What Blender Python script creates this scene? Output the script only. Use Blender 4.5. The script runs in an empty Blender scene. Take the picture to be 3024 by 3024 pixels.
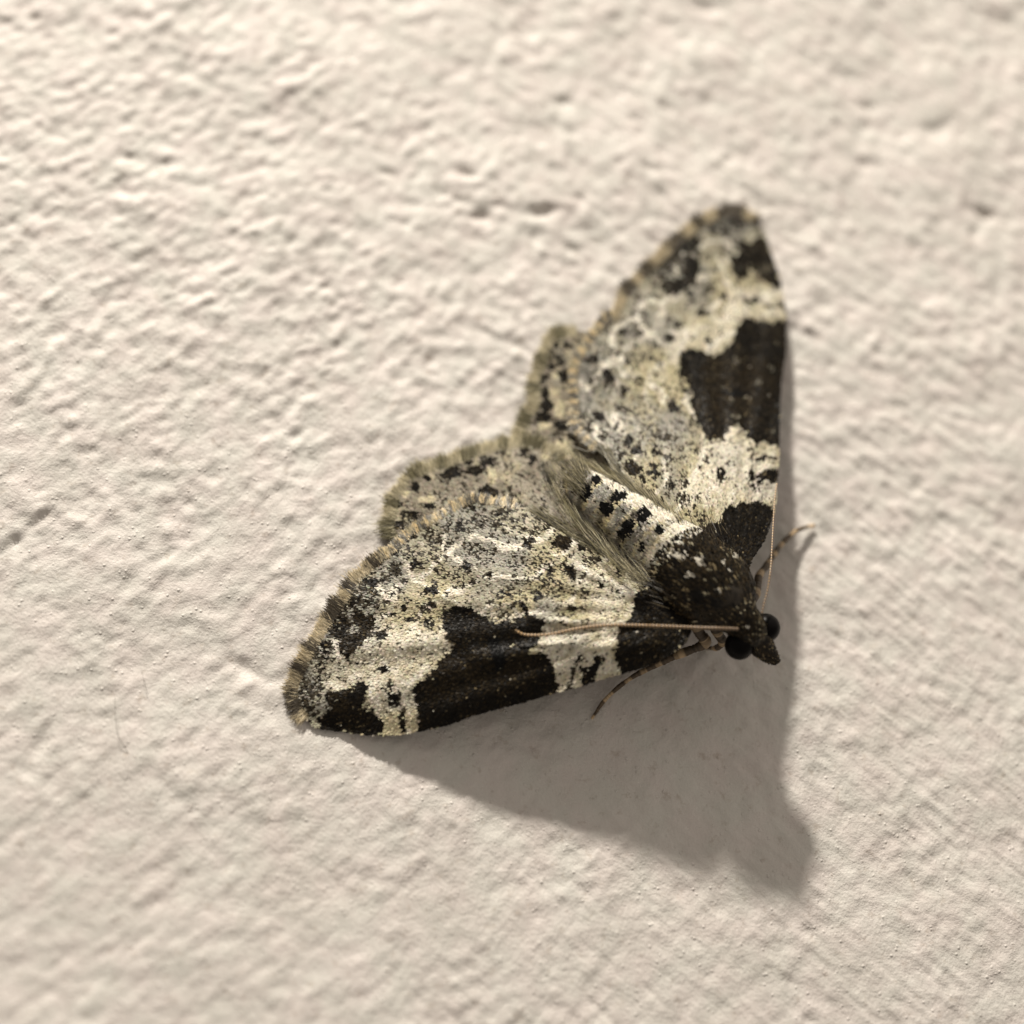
import bpy, math
import numpy as np
from mathutils import Vector, Matrix

# ----------------------------------------------------------------------------
# Frame of the place: the wall stands upright in the world's XZ plane and faces -Y.
# Wall coordinates are millimetres: x to the side, y up the wall, z out of the wall.
# world (metres) = (x, -z, y) / 1000
# ----------------------------------------------------------------------------
MM = 0.001
rng = np.random.default_rng(7)
sc = bpy.context.scene


def to_world(p):
    p = np.atleast_2d(np.asarray(p, float))
    return np.stack([p[:, 0], -p[:, 2], p[:, 1]], 1) * MM


# ---------------------------------------------------------------- camera
CAM_D, CAM_TILT = 44.0, math.radians(21)
AZ = np.array([0.37, 0.93]); AZ /= np.linalg.norm(AZ)
HALF = 15.1 / 44.0
CAM = np.array([-AZ[0] * math.sin(CAM_TILT), -AZ[1] * math.sin(CAM_TILT), math.cos(CAM_TILT)]) * CAM_D
FW = -CAM / np.linalg.norm(CAM)
RT = np.cross(FW, [0, 1, 0]); RT /= np.linalg.norm(RT)
UP = np.cross(RT, FW)
FOCUS = 41.9           # mm along the view axis
APERTURE = 2.1        # mm, diameter of the lens opening

cd = bpy.data.cameras.new('camera')
cam = bpy.data.objects.new('camera', cd)
sc.collection.objects.link(cam)
w = lambda v: Vector(to_world(v)[0])
m = Matrix.Identity(4)
for i, ax in enumerate((RT, UP, -FW)):
    m.col[i][:3] = w(ax).normalized()
m.col[3][:3] = w(CAM)
cam.matrix_world = m
cd.sensor_width = 36.0
cd.lens = 18.0 / HALF
cd.clip_start, cd.clip_end = 0.002, 5.0
cd.dof.use_dof = True
cd.dof.focus_distance = FOCUS * MM
cd.dof.aperture_fstop = cd.lens / APERTURE
cd.dof.aperture_blades = 0
sc.camera = cam

# ---------------------------------------------------------------- light
world = bpy.data.worlds.new('World'); sc.world = world; world.use_nodes = True
bg = world.node_tree.nodes['Background']
bg.inputs[0].default_value = (1.0, 0.89, 0.77, 1)
bg.inputs[1].default_value = 0.295

LDIR = np.array([-0.2234, 0.8743, 0.4310])       # from the wall towards the lamp
ld = bpy.data.lights.new('room_lamp', 'AREA')
ld.shape = 'DISK'; ld.size = 0.018; ld.energy = 1.14; ld.color = (1.0, 0.93, 0.83)
lamp = bpy.data.objects.new('room_lamp', ld)
sc.collection.objects.link(lamp)
lamp.location = w(LDIR * 250.0)
lamp.rotation_euler = (-lamp.location).to_track_quat('-Z', 'Y').to_euler()

# added fill lamp well off to the side, standing in for room bounce
rd = bpy.data.lights.new('fill_lamp', 'AREA')
rd.shape = 'SQUARE'; rd.size = 0.80; rd.energy = 0.74; rd.color = (1.0, 0.92, 0.82)
brightener = bpy.data.objects.new('fill_lamp', rd)
sc.collection.objects.link(brightener)
brightener.location = w(np.array([420.0, 330.0, 400.0]))
brightener.rotation_euler = (-brightener.location).to_track_quat('-Z', 'Y').to_euler()

sc.view_settings.view_transform = 'Standard'
sc.view_settings.look = 'None'
sc.view_settings.exposure = 0.0
sc.view_settings.gamma = 1.0
sc.view_settings.use_curve_mapping = False
sc.render.engine = 'CYCLES'
sc.cycles.max_bounces = 6
sc.cycles.use_denoising = True


# ---------------------------------------------------------------- tracing helpers
# n-coordinates: the moth's own map, laid over its outline as seen square on by the camera (3024 wide)
def unproj(n, h):
    n = np.atleast_2d(np.asarray(n, float)); h = np.broadcast_to(h, (len(n),))
    a = (n[:, 0] - 1512) / 1512 * HALF; b = -(n[:, 1] - 1512) / 1512 * HALF
    d = FW + a[:, None] * RT + b[:, None] * UP
    return CAM + d * ((h - CAM[2]) / d[:, 2])[:, None]


def proj(X):
    X = np.atleast_2d(X) - CAM; z = X @ FW
    return np.stack([1512 + 1512 * (X @ RT) / z / HALF, 1512 - 1512 * (X @ UP) / z / HALF], 1)


def frame(x0, y0, size):
    k = size / 1932.0
    return lambda *pts: np.array([(x0 + x * k, y0 + y * k) for x, y in pts], float)


A = frame(1500, 550, 950); B = frame(780, 1250, 950); C = frame(1550, 1300, 900); D_ = frame(1850, 1500, 600)
E_ = frame(1050, 1150, 700); F = frame(1950, 550, 500); G = frame(1500, 900, 500); H = frame(1950, 1000, 500)
I_ = frame(800, 1700, 500); J = frame(1250, 1650, 600); K = frame(1500, 1300, 550)
KS = dict(A=950 / 1932, B=950 / 1932, C=900 / 1932, D=600 / 1932, E=700 / 1932, F=500 / 1932, G=500 / 1932,
          H=500 / 1932, I=500 / 1932, J=600 / 1932, K=550 / 1932)
cat = lambda *a: np.concatenate(a, 0)


def resample(p, n, smooth=True):
    p = np.asarray(p, float)
    if smooth:                                    # Catmull-Rom
        q = np.vstack([2 * p[0] - p[1], p, 2 * p[-1] - p[-2]]); out = []
        for i in range(1, len(q) - 2):
            t = np.linspace(0, 1, 12, endpoint=False)[:, None]
            a, b, c, d = q[i - 1], q[i], q[i + 1], q[i + 2]
            out.append(0.5 * ((2 * b) + (c - a) * t + (2 * a - 5 * b + 4 * c - d) * t ** 2 + (3 * b - a - 3 * c + d) * t ** 3))
        p = np.vstack(out + [p[-1:]])
    s = np.r_[0, np.cumsum(np.linalg.norm(np.diff(p[:, :2] if p.shape[1] == 2 else p, axis=0), axis=1))]
    t = np.linspace(0, s[-1], n)
    return np.stack([np.interp(t, s, p[:, k]) for k in range(p.shape[1])], 1)


def inside(pts, poly):
    x, y = pts[:, 0], pts[:, 1]; r = np.zeros(len(pts), bool)
    j = len(poly) - 1
    for i in range(len(poly)):
        xi, yi = poly[i]; xj, yj = poly[j]
        if yi != yj:
            r ^= ((yi > y) != (yj > y)) & (x < (xj - xi) * (y - yi) / (yj - yi) + xi)
        j = i
    return r


def dist_line(pts, line, closed=False):
    best = np.full(len(pts), 1e9); n = len(line)
    for i in range(n if closed else n - 1):
        a, b = line[i], line[(i + 1) % n]; ab = b - a
        k = np.clip(((pts - a) @ ab) / max(ab @ ab, 1e-9), 0, 1)
        best = np.minimum(best, np.linalg.norm(pts - (a + k[:, None] * ab), axis=1))
    return best


def hash2(ix, iy, seed):
    h = (ix.astype(np.int64) * 374761393 + iy.astype(np.int64) * 668265263 + seed * 982451653) & 0xffffffff
    h = ((h ^ (h >> 13)) * 1274126177) & 0xffffffff
    return ((h ^ (h >> 16)) & 0xffffff) / float(0xffffff)


def vnoise(p, scale, seed=0):
    q = p / scale; i = np.floor(q); f = q - i; f = f * f * (3 - 2 * f)
    a = hash2(i[:, 0], i[:, 1], seed); b = hash2(i[:, 0] + 1, i[:, 1], seed)
    c = hash2(i[:, 0], i[:, 1] + 1, seed); d = hash2(i[:, 0] + 1, i[:, 1] + 1, seed)
    return (a * (1 - f[:, 0]) + b * f[:, 0]) * (1 - f[:, 1]) + (c * (1 - f[:, 0]) + d * f[:, 0]) * f[:, 1]


def sstep(a, b, x):
    t = np.clip((x - a) / (b - a), 0, 1); return t * t * (3 - 2 * t)


class TPS:
    def __init__(self, pts, val, lam=1e-3):
        self.c = np.asarray(pts, float) / 1000; n = len(self.c)
        Kk = self._phi(self.c) + lam * np.eye(n); P = np.c_[np.ones(n), self.c]
        M = np.block([[Kk, P], [P.T, np.zeros((3, 3))]])
        self.w = np.linalg.solve(M, np.r_[np.asarray(val, float), 0, 0, 0])

    def _phi(self, q):
        d = np.linalg.norm(q[:, None] - self.c[None], axis=2)
        return np.where(d > 0, d * d * np.log(np.maximum(d, 1e-12)), 0)

    def __call__(self, p):
        q = np.asarray(p, float) / 1000
        return self._phi(q) @ self.w[:-3] + np.c_[np.ones(len(q)), q] @ self.w[-3:]


# ---------------------------------------------------------------- materials
def new_mat(name):
    mt = bpy.data.materials.new(name); mt.use_nodes = True
    nt = mt.node_tree; b = nt.nodes['Principled BSDF']
    return mt, nt, b


def N(nt, kind, **kw):
    n = nt.nodes.new(kind)
    for k, v in kw.items():
        setattr(n, k, v)
    return n


def wall_material():
    mt, nt, b = new_mat('painted_plaster'); L = nt.links.new
    tc = N(nt, 'ShaderNodeTexCoord')
    n1 = N(nt, 'ShaderNodeTexNoise'); n1.inputs['Scale'].default_value = 420; n1.inputs['Detail'].default_value = 4
    L(tc.outputs['Object'], n1.inputs['Vector'])
    ramp = N(nt, 'ShaderNodeValToRGB')
    ramp.color_ramp.elements[0].position = 0.3; ramp.color_ramp.elements[0].color = (0.605, 0.575, 0.550, 1)
    ramp.color_ramp.elements[1].position = 0.7; ramp.color_ramp.elements[1].color = (0.670, 0.643, 0.620, 1)
    L(n1.outputs['Fac'], ramp.inputs['Fac'])
    n4 = N(nt, 'ShaderNodeTexNoise'); n4.inputs['Scale'].default_value = 900; n4.inputs['Detail'].default_value = 3
    L(tc.outputs['Object'], n4.inputs['Vector'])
    r4 = N(nt, 'ShaderNodeValToRGB')
    r4.color_ramp.elements[0].position = 0.35; r4.color_ramp.elements[0].color = (1.0, 0.965, 0.945, 1)
    r4.color_ramp.elements[1].position = 0.65; r4.color_ramp.elements[1].color = (0.955, 0.965, 0.93, 1)
    L(n4.outputs['Fac'], r4.inputs['Fac'])
    n5 = N(nt, 'ShaderNodeTexNoise'); n5.inputs['Scale'].default_value = 2600; n5.inputs['Detail'].default_value = 4; n5.inputs['Roughness'].default_value = .65
    L(tc.outputs['Object'], n5.inputs['Vector'])
    r5 = N(nt, 'ShaderNodeValToRGB')                 # faint grime in scattered flecks
    r5.color_ramp.elements[0].position = 0.30; r5.color_ramp.elements[0].color = (0.80, 0.77, 0.74, 1)
    r5.color_ramp.elements[1].position = 0.42; r5.color_ramp.elements[1].color = (1, 1, 1, 1)
    L(n5.outputs['Fac'], r5.inputs['Fac'])
    m4 = N(nt, 'ShaderNodeMix', data_type='RGBA', blend_type='MULTIPLY'); m4.inputs[0].default_value = 1.0
    L(ramp.outputs['Color'], m4.inputs[6]); L(r4.outputs['Color'], m4.inputs[7])
    m5 = N(nt, 'ShaderNodeMix', data_type='RGBA', blend_type='MULTIPLY'); m5.inputs[0].default_value = 1.0
    L(m4.outputs[2], m5.inputs[6]); L(r5.outputs['Color'], m5.inputs[7])
    L(m5.outputs[2], b.inputs['Base Color'])
    b.inputs['Roughness'].default_value = 0.62
    b.inputs['Specular IOR Level'].default_value = 0.35
    n2 = N(nt, 'ShaderNodeTexNoise'); n2.inputs['Scale'].default_value = 9000; n2.inputs['Detail'].default_value = 3
    n2.inputs['Roughness'].default_value = 0.6
    L(tc.outputs['Object'], n2.inputs['Vector'])
    v = N(nt, 'ShaderNodeTexVoronoi'); v.inputs['Scale'].default_value = 5200
    L(tc.outputs['Object'], v.inputs['Vector'])
    inv = N(nt, 'ShaderNodeMapRange'); inv.inputs['From Min'].default_value = 0.0; inv.inputs['From Max'].default_value = 0.28
    inv.inputs['To Min'].default_value = 1.0; inv.inputs['To Max'].default_value = 0.0
    L(v.outputs['Distance'], inv.inputs['Value'])
    n3 = N(nt, 'ShaderNodeTexNoise'); n3.inputs['Scale'].default_value = 1900
    L(tc.outputs['Object'], n3.inputs['Vector'])
    gt = N(nt, 'ShaderNodeMapRange'); gt.inputs['From Min'].default_value = 0.5; gt.inputs['From Max'].default_value = 0.62
    L(n3.outputs['Fac'], gt.inputs['Value'])
    mu = N(nt, 'ShaderNodeMath', operation='MULTIPLY'); L(inv.outputs[0], mu.inputs[0]); L(gt.outputs[0], mu.inputs[1])
    mu2 = N(nt, 'ShaderNodeMath', operation='MULTIPLY_ADD'); L(mu.outputs[0], mu2.inputs[0]); mu2.inputs[1].default_value = 1.0
    L(n2.outputs['Fac'], mu2.inputs[2])
    bp = N(nt, 'ShaderNodeBump'); bp.inputs['Strength'].default_value = 0.7; bp.inputs['Distance'].default_value = 0.000045
    L(mu2.outputs[0], bp.inputs['Height']); L(bp.outputs['Normal'], b.inputs['Normal'])
    return mt


def scale_material(name, rough=0.5, trans=0.12, spec=0.4, sheen=0.0):
    mt, nt, b = new_mat(name); L = nt.links.new
    at = N(nt, 'ShaderNodeVertexColor', layer_name='tint')
    L(at.outputs['Color'], b.inputs['Base Color'])
    b.inputs['Roughness'].default_value = rough
    b.inputs['Specular IOR Level'].default_value = spec
    b.inputs['Sheen Weight'].default_value = sheen
    out = nt.nodes['Material Output']
    tr = N(nt, 'ShaderNodeBsdfTranslucent'); L(at.outputs['Color'], tr.inputs['Color'])
    mx = N(nt, 'ShaderNodeMixShader'); mx.inputs[0].default_value = trans
    L(b.outputs[0], mx.inputs[1]); L(tr.outputs[0], mx.inputs[2]); L(mx.outputs[0], out.inputs['Surface'])
    return mt


def plain_material(name, col, rough=0.5, spec=0.5, noise=None, amp=0.4):
    mt, nt, b = new_mat(name); L = nt.links.new
    b.inputs['Roughness'].default_value = rough; b.inputs['Specular IOR Level'].default_value = spec
    if noise:
        tc = N(nt, 'ShaderNodeTexCoord'); n = N(nt, 'ShaderNodeTexNoise'); n.inputs['Scale'].default_value = noise
        L(tc.outputs['Object'], n.inputs['Vector'])
        r = N(nt, 'ShaderNodeValToRGB')
        r.color_ramp.elements[0].position = 0.35; r.color_ramp.elements[1].position = 0.65
        r.color_ramp.elements[0].color = tuple(c * (1 - amp) for c in col) + (1,)
        r.color_ramp.elements[1].color = tuple(min(1, c * (1 + amp)) for c in col) + (1,)
        L(n.outputs['Fac'], r.inputs['Fac']); L(r.outputs['Color'], b.inputs['Base Color'])
    else:
        b.inputs['Base Color'].default_value = tuple(col) + (1,)
    return mt


M_WALL = wall_material()
M_SCALE = scale_material('wing_scales', 0.45, 0.08, 0.14)
M_HAIR = scale_material('wing_hair', 0.42, 0.30, 0.45)
M_BODYSCALE = scale_material('body_scales', 0.42, 0.08, 0.25)
M_MEMB = plain_material('wing_membrane', (0.085, 0.07, 0.048), 0.55, 0.3, 9000, 0.3)
M_BODY = plain_material('body_skin', (0.03, 0.024, 0.017), 0.6, 0.3, 6000)
M_ABD = plain_material('abdomen_skin', (0.30, 0.28, 0.24), 0.6, 0.3, 6000)
M_EYE = plain_material('compound_eye', (0.0025, 0.002, 0.002), 0.35, 0.08)
M_LINT = plain_material('grey_fibre', (0.10, 0.09, 0.08), 0.6, 0.3)


# ---------------------------------------------------------------- object helpers
def mesh_obj(name, co, faces, mat, parent=None, colors=None, smooth=True, origin=None, material_index=None):
    """co: wall millimetres. One mesh object, in the frame of its thing's origin."""
    me = bpy.data.meshes.new(name)
    o0 = np.zeros(3) if origin is None else origin
    v = to_world(np.asarray(co) - o0)
    faces = np.asarray(faces, np.int32)
    nf, k = faces.shape
    me.vertices.add(len(v)); me.vertices.foreach_set('co', v.astype(np.float32).ravel())
    me.loops.add(nf * k); me.loops.foreach_set('vertex_index', faces.ravel())
    me.polygons.add(nf)
    me.polygons.foreach_set('loop_start', np.arange(0, nf * k, k, dtype=np.int32))
    try:
        me.polygons.foreach_set('loop_total', np.full(nf, k, np.int32))
    except Exception:
        pass
    me.update(calc_edges=True)
    if smooth:
        me.polygons.foreach_set('use_smooth', np.ones(nf, bool))
    for mm_ in (mat if isinstance(mat, (list, tuple)) else [mat]):
        me.materials.append(mm_)
    if material_index is not None:
        me.polygons.foreach_set('material_index', np.asarray(material_index, np.int32))
    if colors is not None:
        at = me.color_attributes.new('tint', 'FLOAT_COLOR', 'POINT')
        at.data.foreach_set('color', np.c_[colors, np.ones(len(colors))].astype(np.float32).ravel())
    me.validate()
    ob = bpy.data.objects.new(name, me); sc.collection.objects.link(ob)
    if parent is not None:
        ob.parent = parent
    elif origin is not None:
        ob.location = w(origin)
    return ob


def grid_faces(nu, nv, wrap_v=False):
    i, j = np.meshgrid(np.arange(nu - 1), np.arange(nv if wrap_v else nv - 1), indexing='ij')
    a = i * nv + j; b = i * nv + (j + 1) % nv; c = (i + 1) * nv + (j + 1) % nv; d = (i + 1) * nv + j
    return np.stack([a, b, c, d], -1).reshape(-1, 4)


def nrm(v):
    return v / np.maximum(np.linalg.norm(v, axis=1, keepdims=True), 1e-12)


def scales(name, pos, dirs, nor, length, width, col, mat, parent, origin, lift=0.02, rise=0.25, jitter=0.25, taper=0.55, bend=0.0):
    """A coat of tiny overlapping scales: six corners each, standing a little off the skin."""
    n = len(pos)
    nor = nrm(nor + rng.normal(0, jitter, (n, 3)) * 0.5)
    d = dirs + rng.normal(0, jitter, (n, 3)) * 0.35
    d = nrm(d - nor * np.sum(d * nor, 1, keepdims=True))
    s = np.cross(nor, d)
    length = np.broadcast_to(length, (n,)) * rng.uniform(0.8, 1.25, n)
    width = np.broadcast_to(width, (n,)) * rng.uniform(0.8, 1.2, n)
    ri = np.broadcast_to(rise, (n,)) * rng.uniform(0.3, 1.7, n)
    li = lift * rng.uniform(0.5, 1.5, n)
    P = []
    for t, ws in ((0.0, 0.6), (0.55, 1.0), (1.0, taper)):
        c = pos + d * (t * length)[:, None] + nor * (li + ri * length * t * (1 - 0.35 * t) - bend * length * t * t)[:, None]
        for sg in (-0.5, 0.5):
            P.append(c + s * (sg * ws * width)[:, None])
    V = np.stack(P, 1).reshape(-1, 3)
    b = np.arange(n) * 6
    Fc = np.concatenate([np.stack([b, b + 1, b + 3, b + 2], 1), np.stack([b + 2, b + 3, b + 5, b + 4], 1)])
    cc = np.repeat(col, 6, axis=0)
    brightener = np.tile(np.array([0.9, 0.9, 1.0, 1.0, 1.08, 1.08]), n)[:, None]
    ob = mesh_obj(name, V, Fc, mat, parent, np.clip(cc * brightener, 0, 1), False, origin)
    ob['kind'] = 'stuff'
    return ob


def tube(path, rad, seg=10, flat=None, cap=True):
    """path (n,3) mm, rad (n,) -> verts, quads; closed at both ends with a shrunken ring."""
    path = np.asarray(path, float); rad = np.asarray(rad, float); n = len(path)
    if cap:
        t0 = path[0] - path[1]; t1 = path[-1] - path[-2]
        path = np.vstack([path[0] + nrm(t0[None])[0] * rad[0] * 0.5, path, path[-1] + nrm(t1[None])[0] * rad[-1] * 0.5])
        rad = np.r_[rad[0] * 0.05, rad, rad[-1] * 0.05]; n += 2
    T = nrm(np.gradient(path, axis=0)); ref = np.array([0.13, 0.2, 1.0])
    S = nrm(np.cross(T, ref)); U = np.cross(S, T)
    a = np.linspace(0, 2 * math.pi, seg, endpoint=False)
    V = path[:, None] + (np.cos(a)[None, :, None] * S[:, None] + np.sin(a)[None, :, None] * U[:, None] * (1 if flat is None else flat)) * rad[:, None, None]
    return V.reshape(-1, 3), grid_faces(n, seg, True)


def tag(o, label=None, cat_=None, group=None, kind=None):
    for k, v in (('label', label), ('category', cat_), ('group', group), ('kind', kind)):
        if v:
            o[k] = v
    return o


# ================================================================ the wall
def band_noise(n, cell, wl, spread, theta=None, ratio=1.0, seed=0):
    r = np.random.default_rng(seed)
    f = np.fft.fftfreq(n, cell); fx, fy = np.meshgrid(f, f, indexing='xy')
    if theta is not None:
        c, s = math.cos(theta), math.sin(theta)
        fx, fy = (fx * c + fy * s) * ratio, -fx * s + fy * c
    k = np.hypot(fx, fy)
    amp = np.exp(-0.5 * (np.log(np.maximum(k, 1e-9) * wl) / spread) ** 2); amp[0, 0] = 0
    z = np.real(np.fft.ifft2(np.fft.fft2(r.normal(size=(n, n))) * amp))
    return z / z.std()


def build_wall():
    n, size = 1024, 62.0; cell = size / n
    rot = lambda d: math.radians(d)
    left = 0.0150 * band_noise(n, cell, 0.95, 0.70, rot(42), 2.0, 1) + 0.0022 * band_noise(n, cell, 0.30, 0.45, rot(50), 1.7, 2)
    right = 0.0130 * band_noise(n, cell, 1.0, 0.70, rot(-36), 1.8, 3)
    brush = 0.0056 * band_noise(n, cell, 0.30, 0.32, rot(-40), 9.0, 4) + 0.0034 * band_noise(n, cell, 0.38, 0.35, rot(47), 7.0, 5)
    both = 0.030 * band_noise(n, cell, 6.5, 0.5, None, 1, 6) + 0.017 * band_noise(n, cell, 1.4, 0.65, None, 1, 8) \
        + 0.0020 * band_noise(n, cell, 0.20, 0.35, None, 1, 7)
    # grid lines: fine where the photograph looks, stretching outwards
    fine = np.arange(-20.5, 21.5, 0.072)
    ext = 21.5 + np.cumsum(np.geomspace(0.08, 9.0, 50))
    gx = np.r_[-ext[::-1] + 1.0, fine, ext]
    X, Y = np.meshgrid(gx, gx + 1.0, indexing='ij')
    u = (X / cell) % n; v = (Y / cell) % n

    def samp(Z):
        i = np.floor(u).astype(int); j = np.floor(v).astype(int); a = u - i; b = v - j
        i %= n; j %= n; i1 = (i + 1) % n; j1 = (j + 1) % n
        return (Z[j, i] * (1 - a) + Z[j, i1] * a) * (1 - b) + (Z[j1, i] * (1 - a) + Z[j1, i1] * a) * b
    mask = sstep(-3.0, 5.0, X + 0.22 * Y + 2.0 * samp(band_noise(n, cell, 8, 0.4, None, 1, 9)) * 0.6)
    mask2 = 0.15 + 0.85 * sstep(-5.0, 7.0, X - 0.20 * Y)          # brush marks, strongest to the side and below
    rough = 0.62 + 0.52 * sstep(-12, 10, Y + 1.2 * samp(band_noise(n, cell, 9, .4, None, 1, 10)))     # the lower wall is smoother
    rough = rough * np.clip(0.97 + 0.15 * samp(band_noise(n, cell, 4.5, .45, None, 1, 12)), .6, 1.35)
    Zh = (samp(left) * (1 - mask) + samp(right) * mask + samp(both)) * rough + samp(brush) * mask2
    pits = [(1378, 515, 40, 16, .10, 10), (1600, 625, 62, 20, .13, -12), (1410, 640, 40, 18, .10, 0), (1142, 510, 34, 16, .06, 10),
            (2915, 632, 55, 22, .13, 22), (2880, 690, 26, 22, .08, 0), (1665, 300, 30, 20, .08, 10), (2080, 20, 46, 24, .12, 0),
            (2760, 385, 70, 28, .08, -15), (1870, 345, 60, 16, .07, 30), (1350, 590, 60, 14, .05, 20), (540, 210, 34, 24, .07, 10),
            (420, 470, 60, 18, .05, 5), (2545, 485, 28, 22, .07, 20), (2560, 310, 30, 20, .06, 0), (730, 1975, 60, 24, .10, 22),
            (2950, 60, 70, 24, .09, 25), (1960, 320, 44, 14, .05, 25), (1480, 610, 34, 16, .06, 0), (120, 2190, 26, 60, .05, 30)]
    for px, py, rx, ry, dep, ang in pits:
        c = unproj([(px, py)], 0)[0]; a = math.radians(-ang)
        dx, dy = X - c[0], Y - c[1]
        e1 = (dx * math.cos(a) + dy * math.sin(a)) / (rx * 0.0095); e2 = (-dx * math.sin(a) + dy * math.cos(a)) / (ry * 0.0100)
        Zh -= 1.6 * dep * np.exp(-(e1 ** 2 + e2 ** 2))
    co = np.stack([X.ravel(), Y.ravel(), Zh.ravel()], 1)
    ob = mesh_obj('wall', co, grid_faces(len(gx), len(gx))[:, ::-1], M_WALL, None)
    tag(ob, 'off-white painted plaster wall with brushed lumpy texture', None, None, 'structure')


build_wall()

# ================================================================ the moth
ORIGIN = unproj([(2040, 1760)], 0.0)[0]
moth = bpy.data.objects.new('moth', None); sc.collection.objects.link(moth)
moth.location = w(ORIGIN); moth.empty_display_size = 0.004
tag(moth, 'small black and cream patterned moth resting with wings spread on the white wall', 'moth')

WHITE = np.array([0.90, 0.85, 0.73]); CREAM = np.array([0.69, 0.62, 0.425]); OLIVE = np.array([0.36, 0.325, 0.19])
GREY = np.array([0.33, 0.32, 0.285]); MID = np.array([0.20, 0.185, 0.15]); BROWN = np.array([0.030, 0.021, 0.010])
BLACK = np.array([0.006, 0.0048, 0.0032]); GOLD = np.array([0.26, 0.205, 0.115])


class Wing:
    """Outline in the n-map, a height above the wall for every point of it."""

    def __init__(self, costa, trail, ctrl, base, folds=(), roll=0.0, vein=0.02, nveins=9):
        self.costa = resample(costa, 140); self.trail = resample(trail, 140)
        self.poly = np.vstack([self.costa, self.trail[::-1]])
        self.h0 = TPS([c[:2] for c in ctrl], [c[2] for c in ctrl]); self.base = np.asarray(base, float)
        self.folds = folds; self.roll = roll; self.vein = vein; self.nv = nveins

    def h(self, n):
        n = np.asarray(n, float); z = self.h0(n)
        d = n - self.base; r = np.hypot(d[:, 0], d[:, 1]); th = np.arctan2(d[:, 1], d[:, 0])
        z = z + self.vein * np.sin(th * self.nv * 2 * math.pi) * sstep(60, 500, r)
        for line, wd, amp in self.folds:
            z = z + amp * np.exp(-(dist_line(n, line) / wd) ** 2)
        if self.roll:
            z = z - self.roll * np.exp(-(dist_line(n, self.costa) / 42.0) ** 2) * sstep(0, 300, r)
        return np.maximum(z, 0.06)

    def X(self, n):
        return unproj(n, self.h(n))

    def frame(self, n):
        """position, outward direction, normal"""
        e = 3.0; p = self.X(n)
        dx = (self.X(n + [e, 0]) - self.X(n - [e, 0])); dy = (self.X(n + [0, e]) - self.X(n - [0, e]))
        nor = nrm(np.cross(dy, dx)); nor *= np.sign(nor[:, 2:3])
        o = n - self.base; o = o / np.maximum(np.linalg.norm(o, axis=1, keepdims=True), 1e-6)
        return p, nrm(dx * o[:, :1] + dy * o[:, 1:]), nor

    def membrane(self, name, parent, mat, label=None, nt=50, thick=0.03):
        t = np.linspace(0, 1, nt)
        g = self.costa[:, None] * (1 - t)[None, :, None] + self.trail[:, None] * t[None, :, None]
        g = g.reshape(-1, 2); p, _, nor = self.frame(g)
        nu = len(self.costa)
        V = np.vstack([p - nor * 0.004, p - nor * thick]); f = grid_faces(nu, nt); n0 = nu * nt
        idx = np.arange(n0).reshape(nu, nt)
        rim = np.r_[idx[:, 0], idx[-1, 1:], idx[-2::-1, -1], idx[0, -2:0:-1]]
        r2 = np.roll(rim, -1)
        Fc = np.vstack([f, f[:, ::-1] + n0, np.stack([rim, r2, r2 + n0, rim + n0], 1)])
        ob = mesh_obj(name, V, Fc, mat, parent, None, True, ORIGIN)
        if label:
            ob['label'] = label
        return ob

    def sample(self, sp, margin=4):
        lo, hi = self.poly.min(0), self.poly.max(0)
        xs = np.arange(lo[0], hi[0], sp); ys = np.arange(lo[1], hi[1], sp * 0.87)
        gx, gy = np.meshgrid(xs, ys); gx = gx + (np.arange(len(ys)) % 2)[:, None] * sp / 2
        p = np.stack([gx.ravel(), gy.ravel()], 1) + rng.normal(0, sp * 0.28, (gx.size, 2))
        return p[inside(p, self.poly)]


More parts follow.
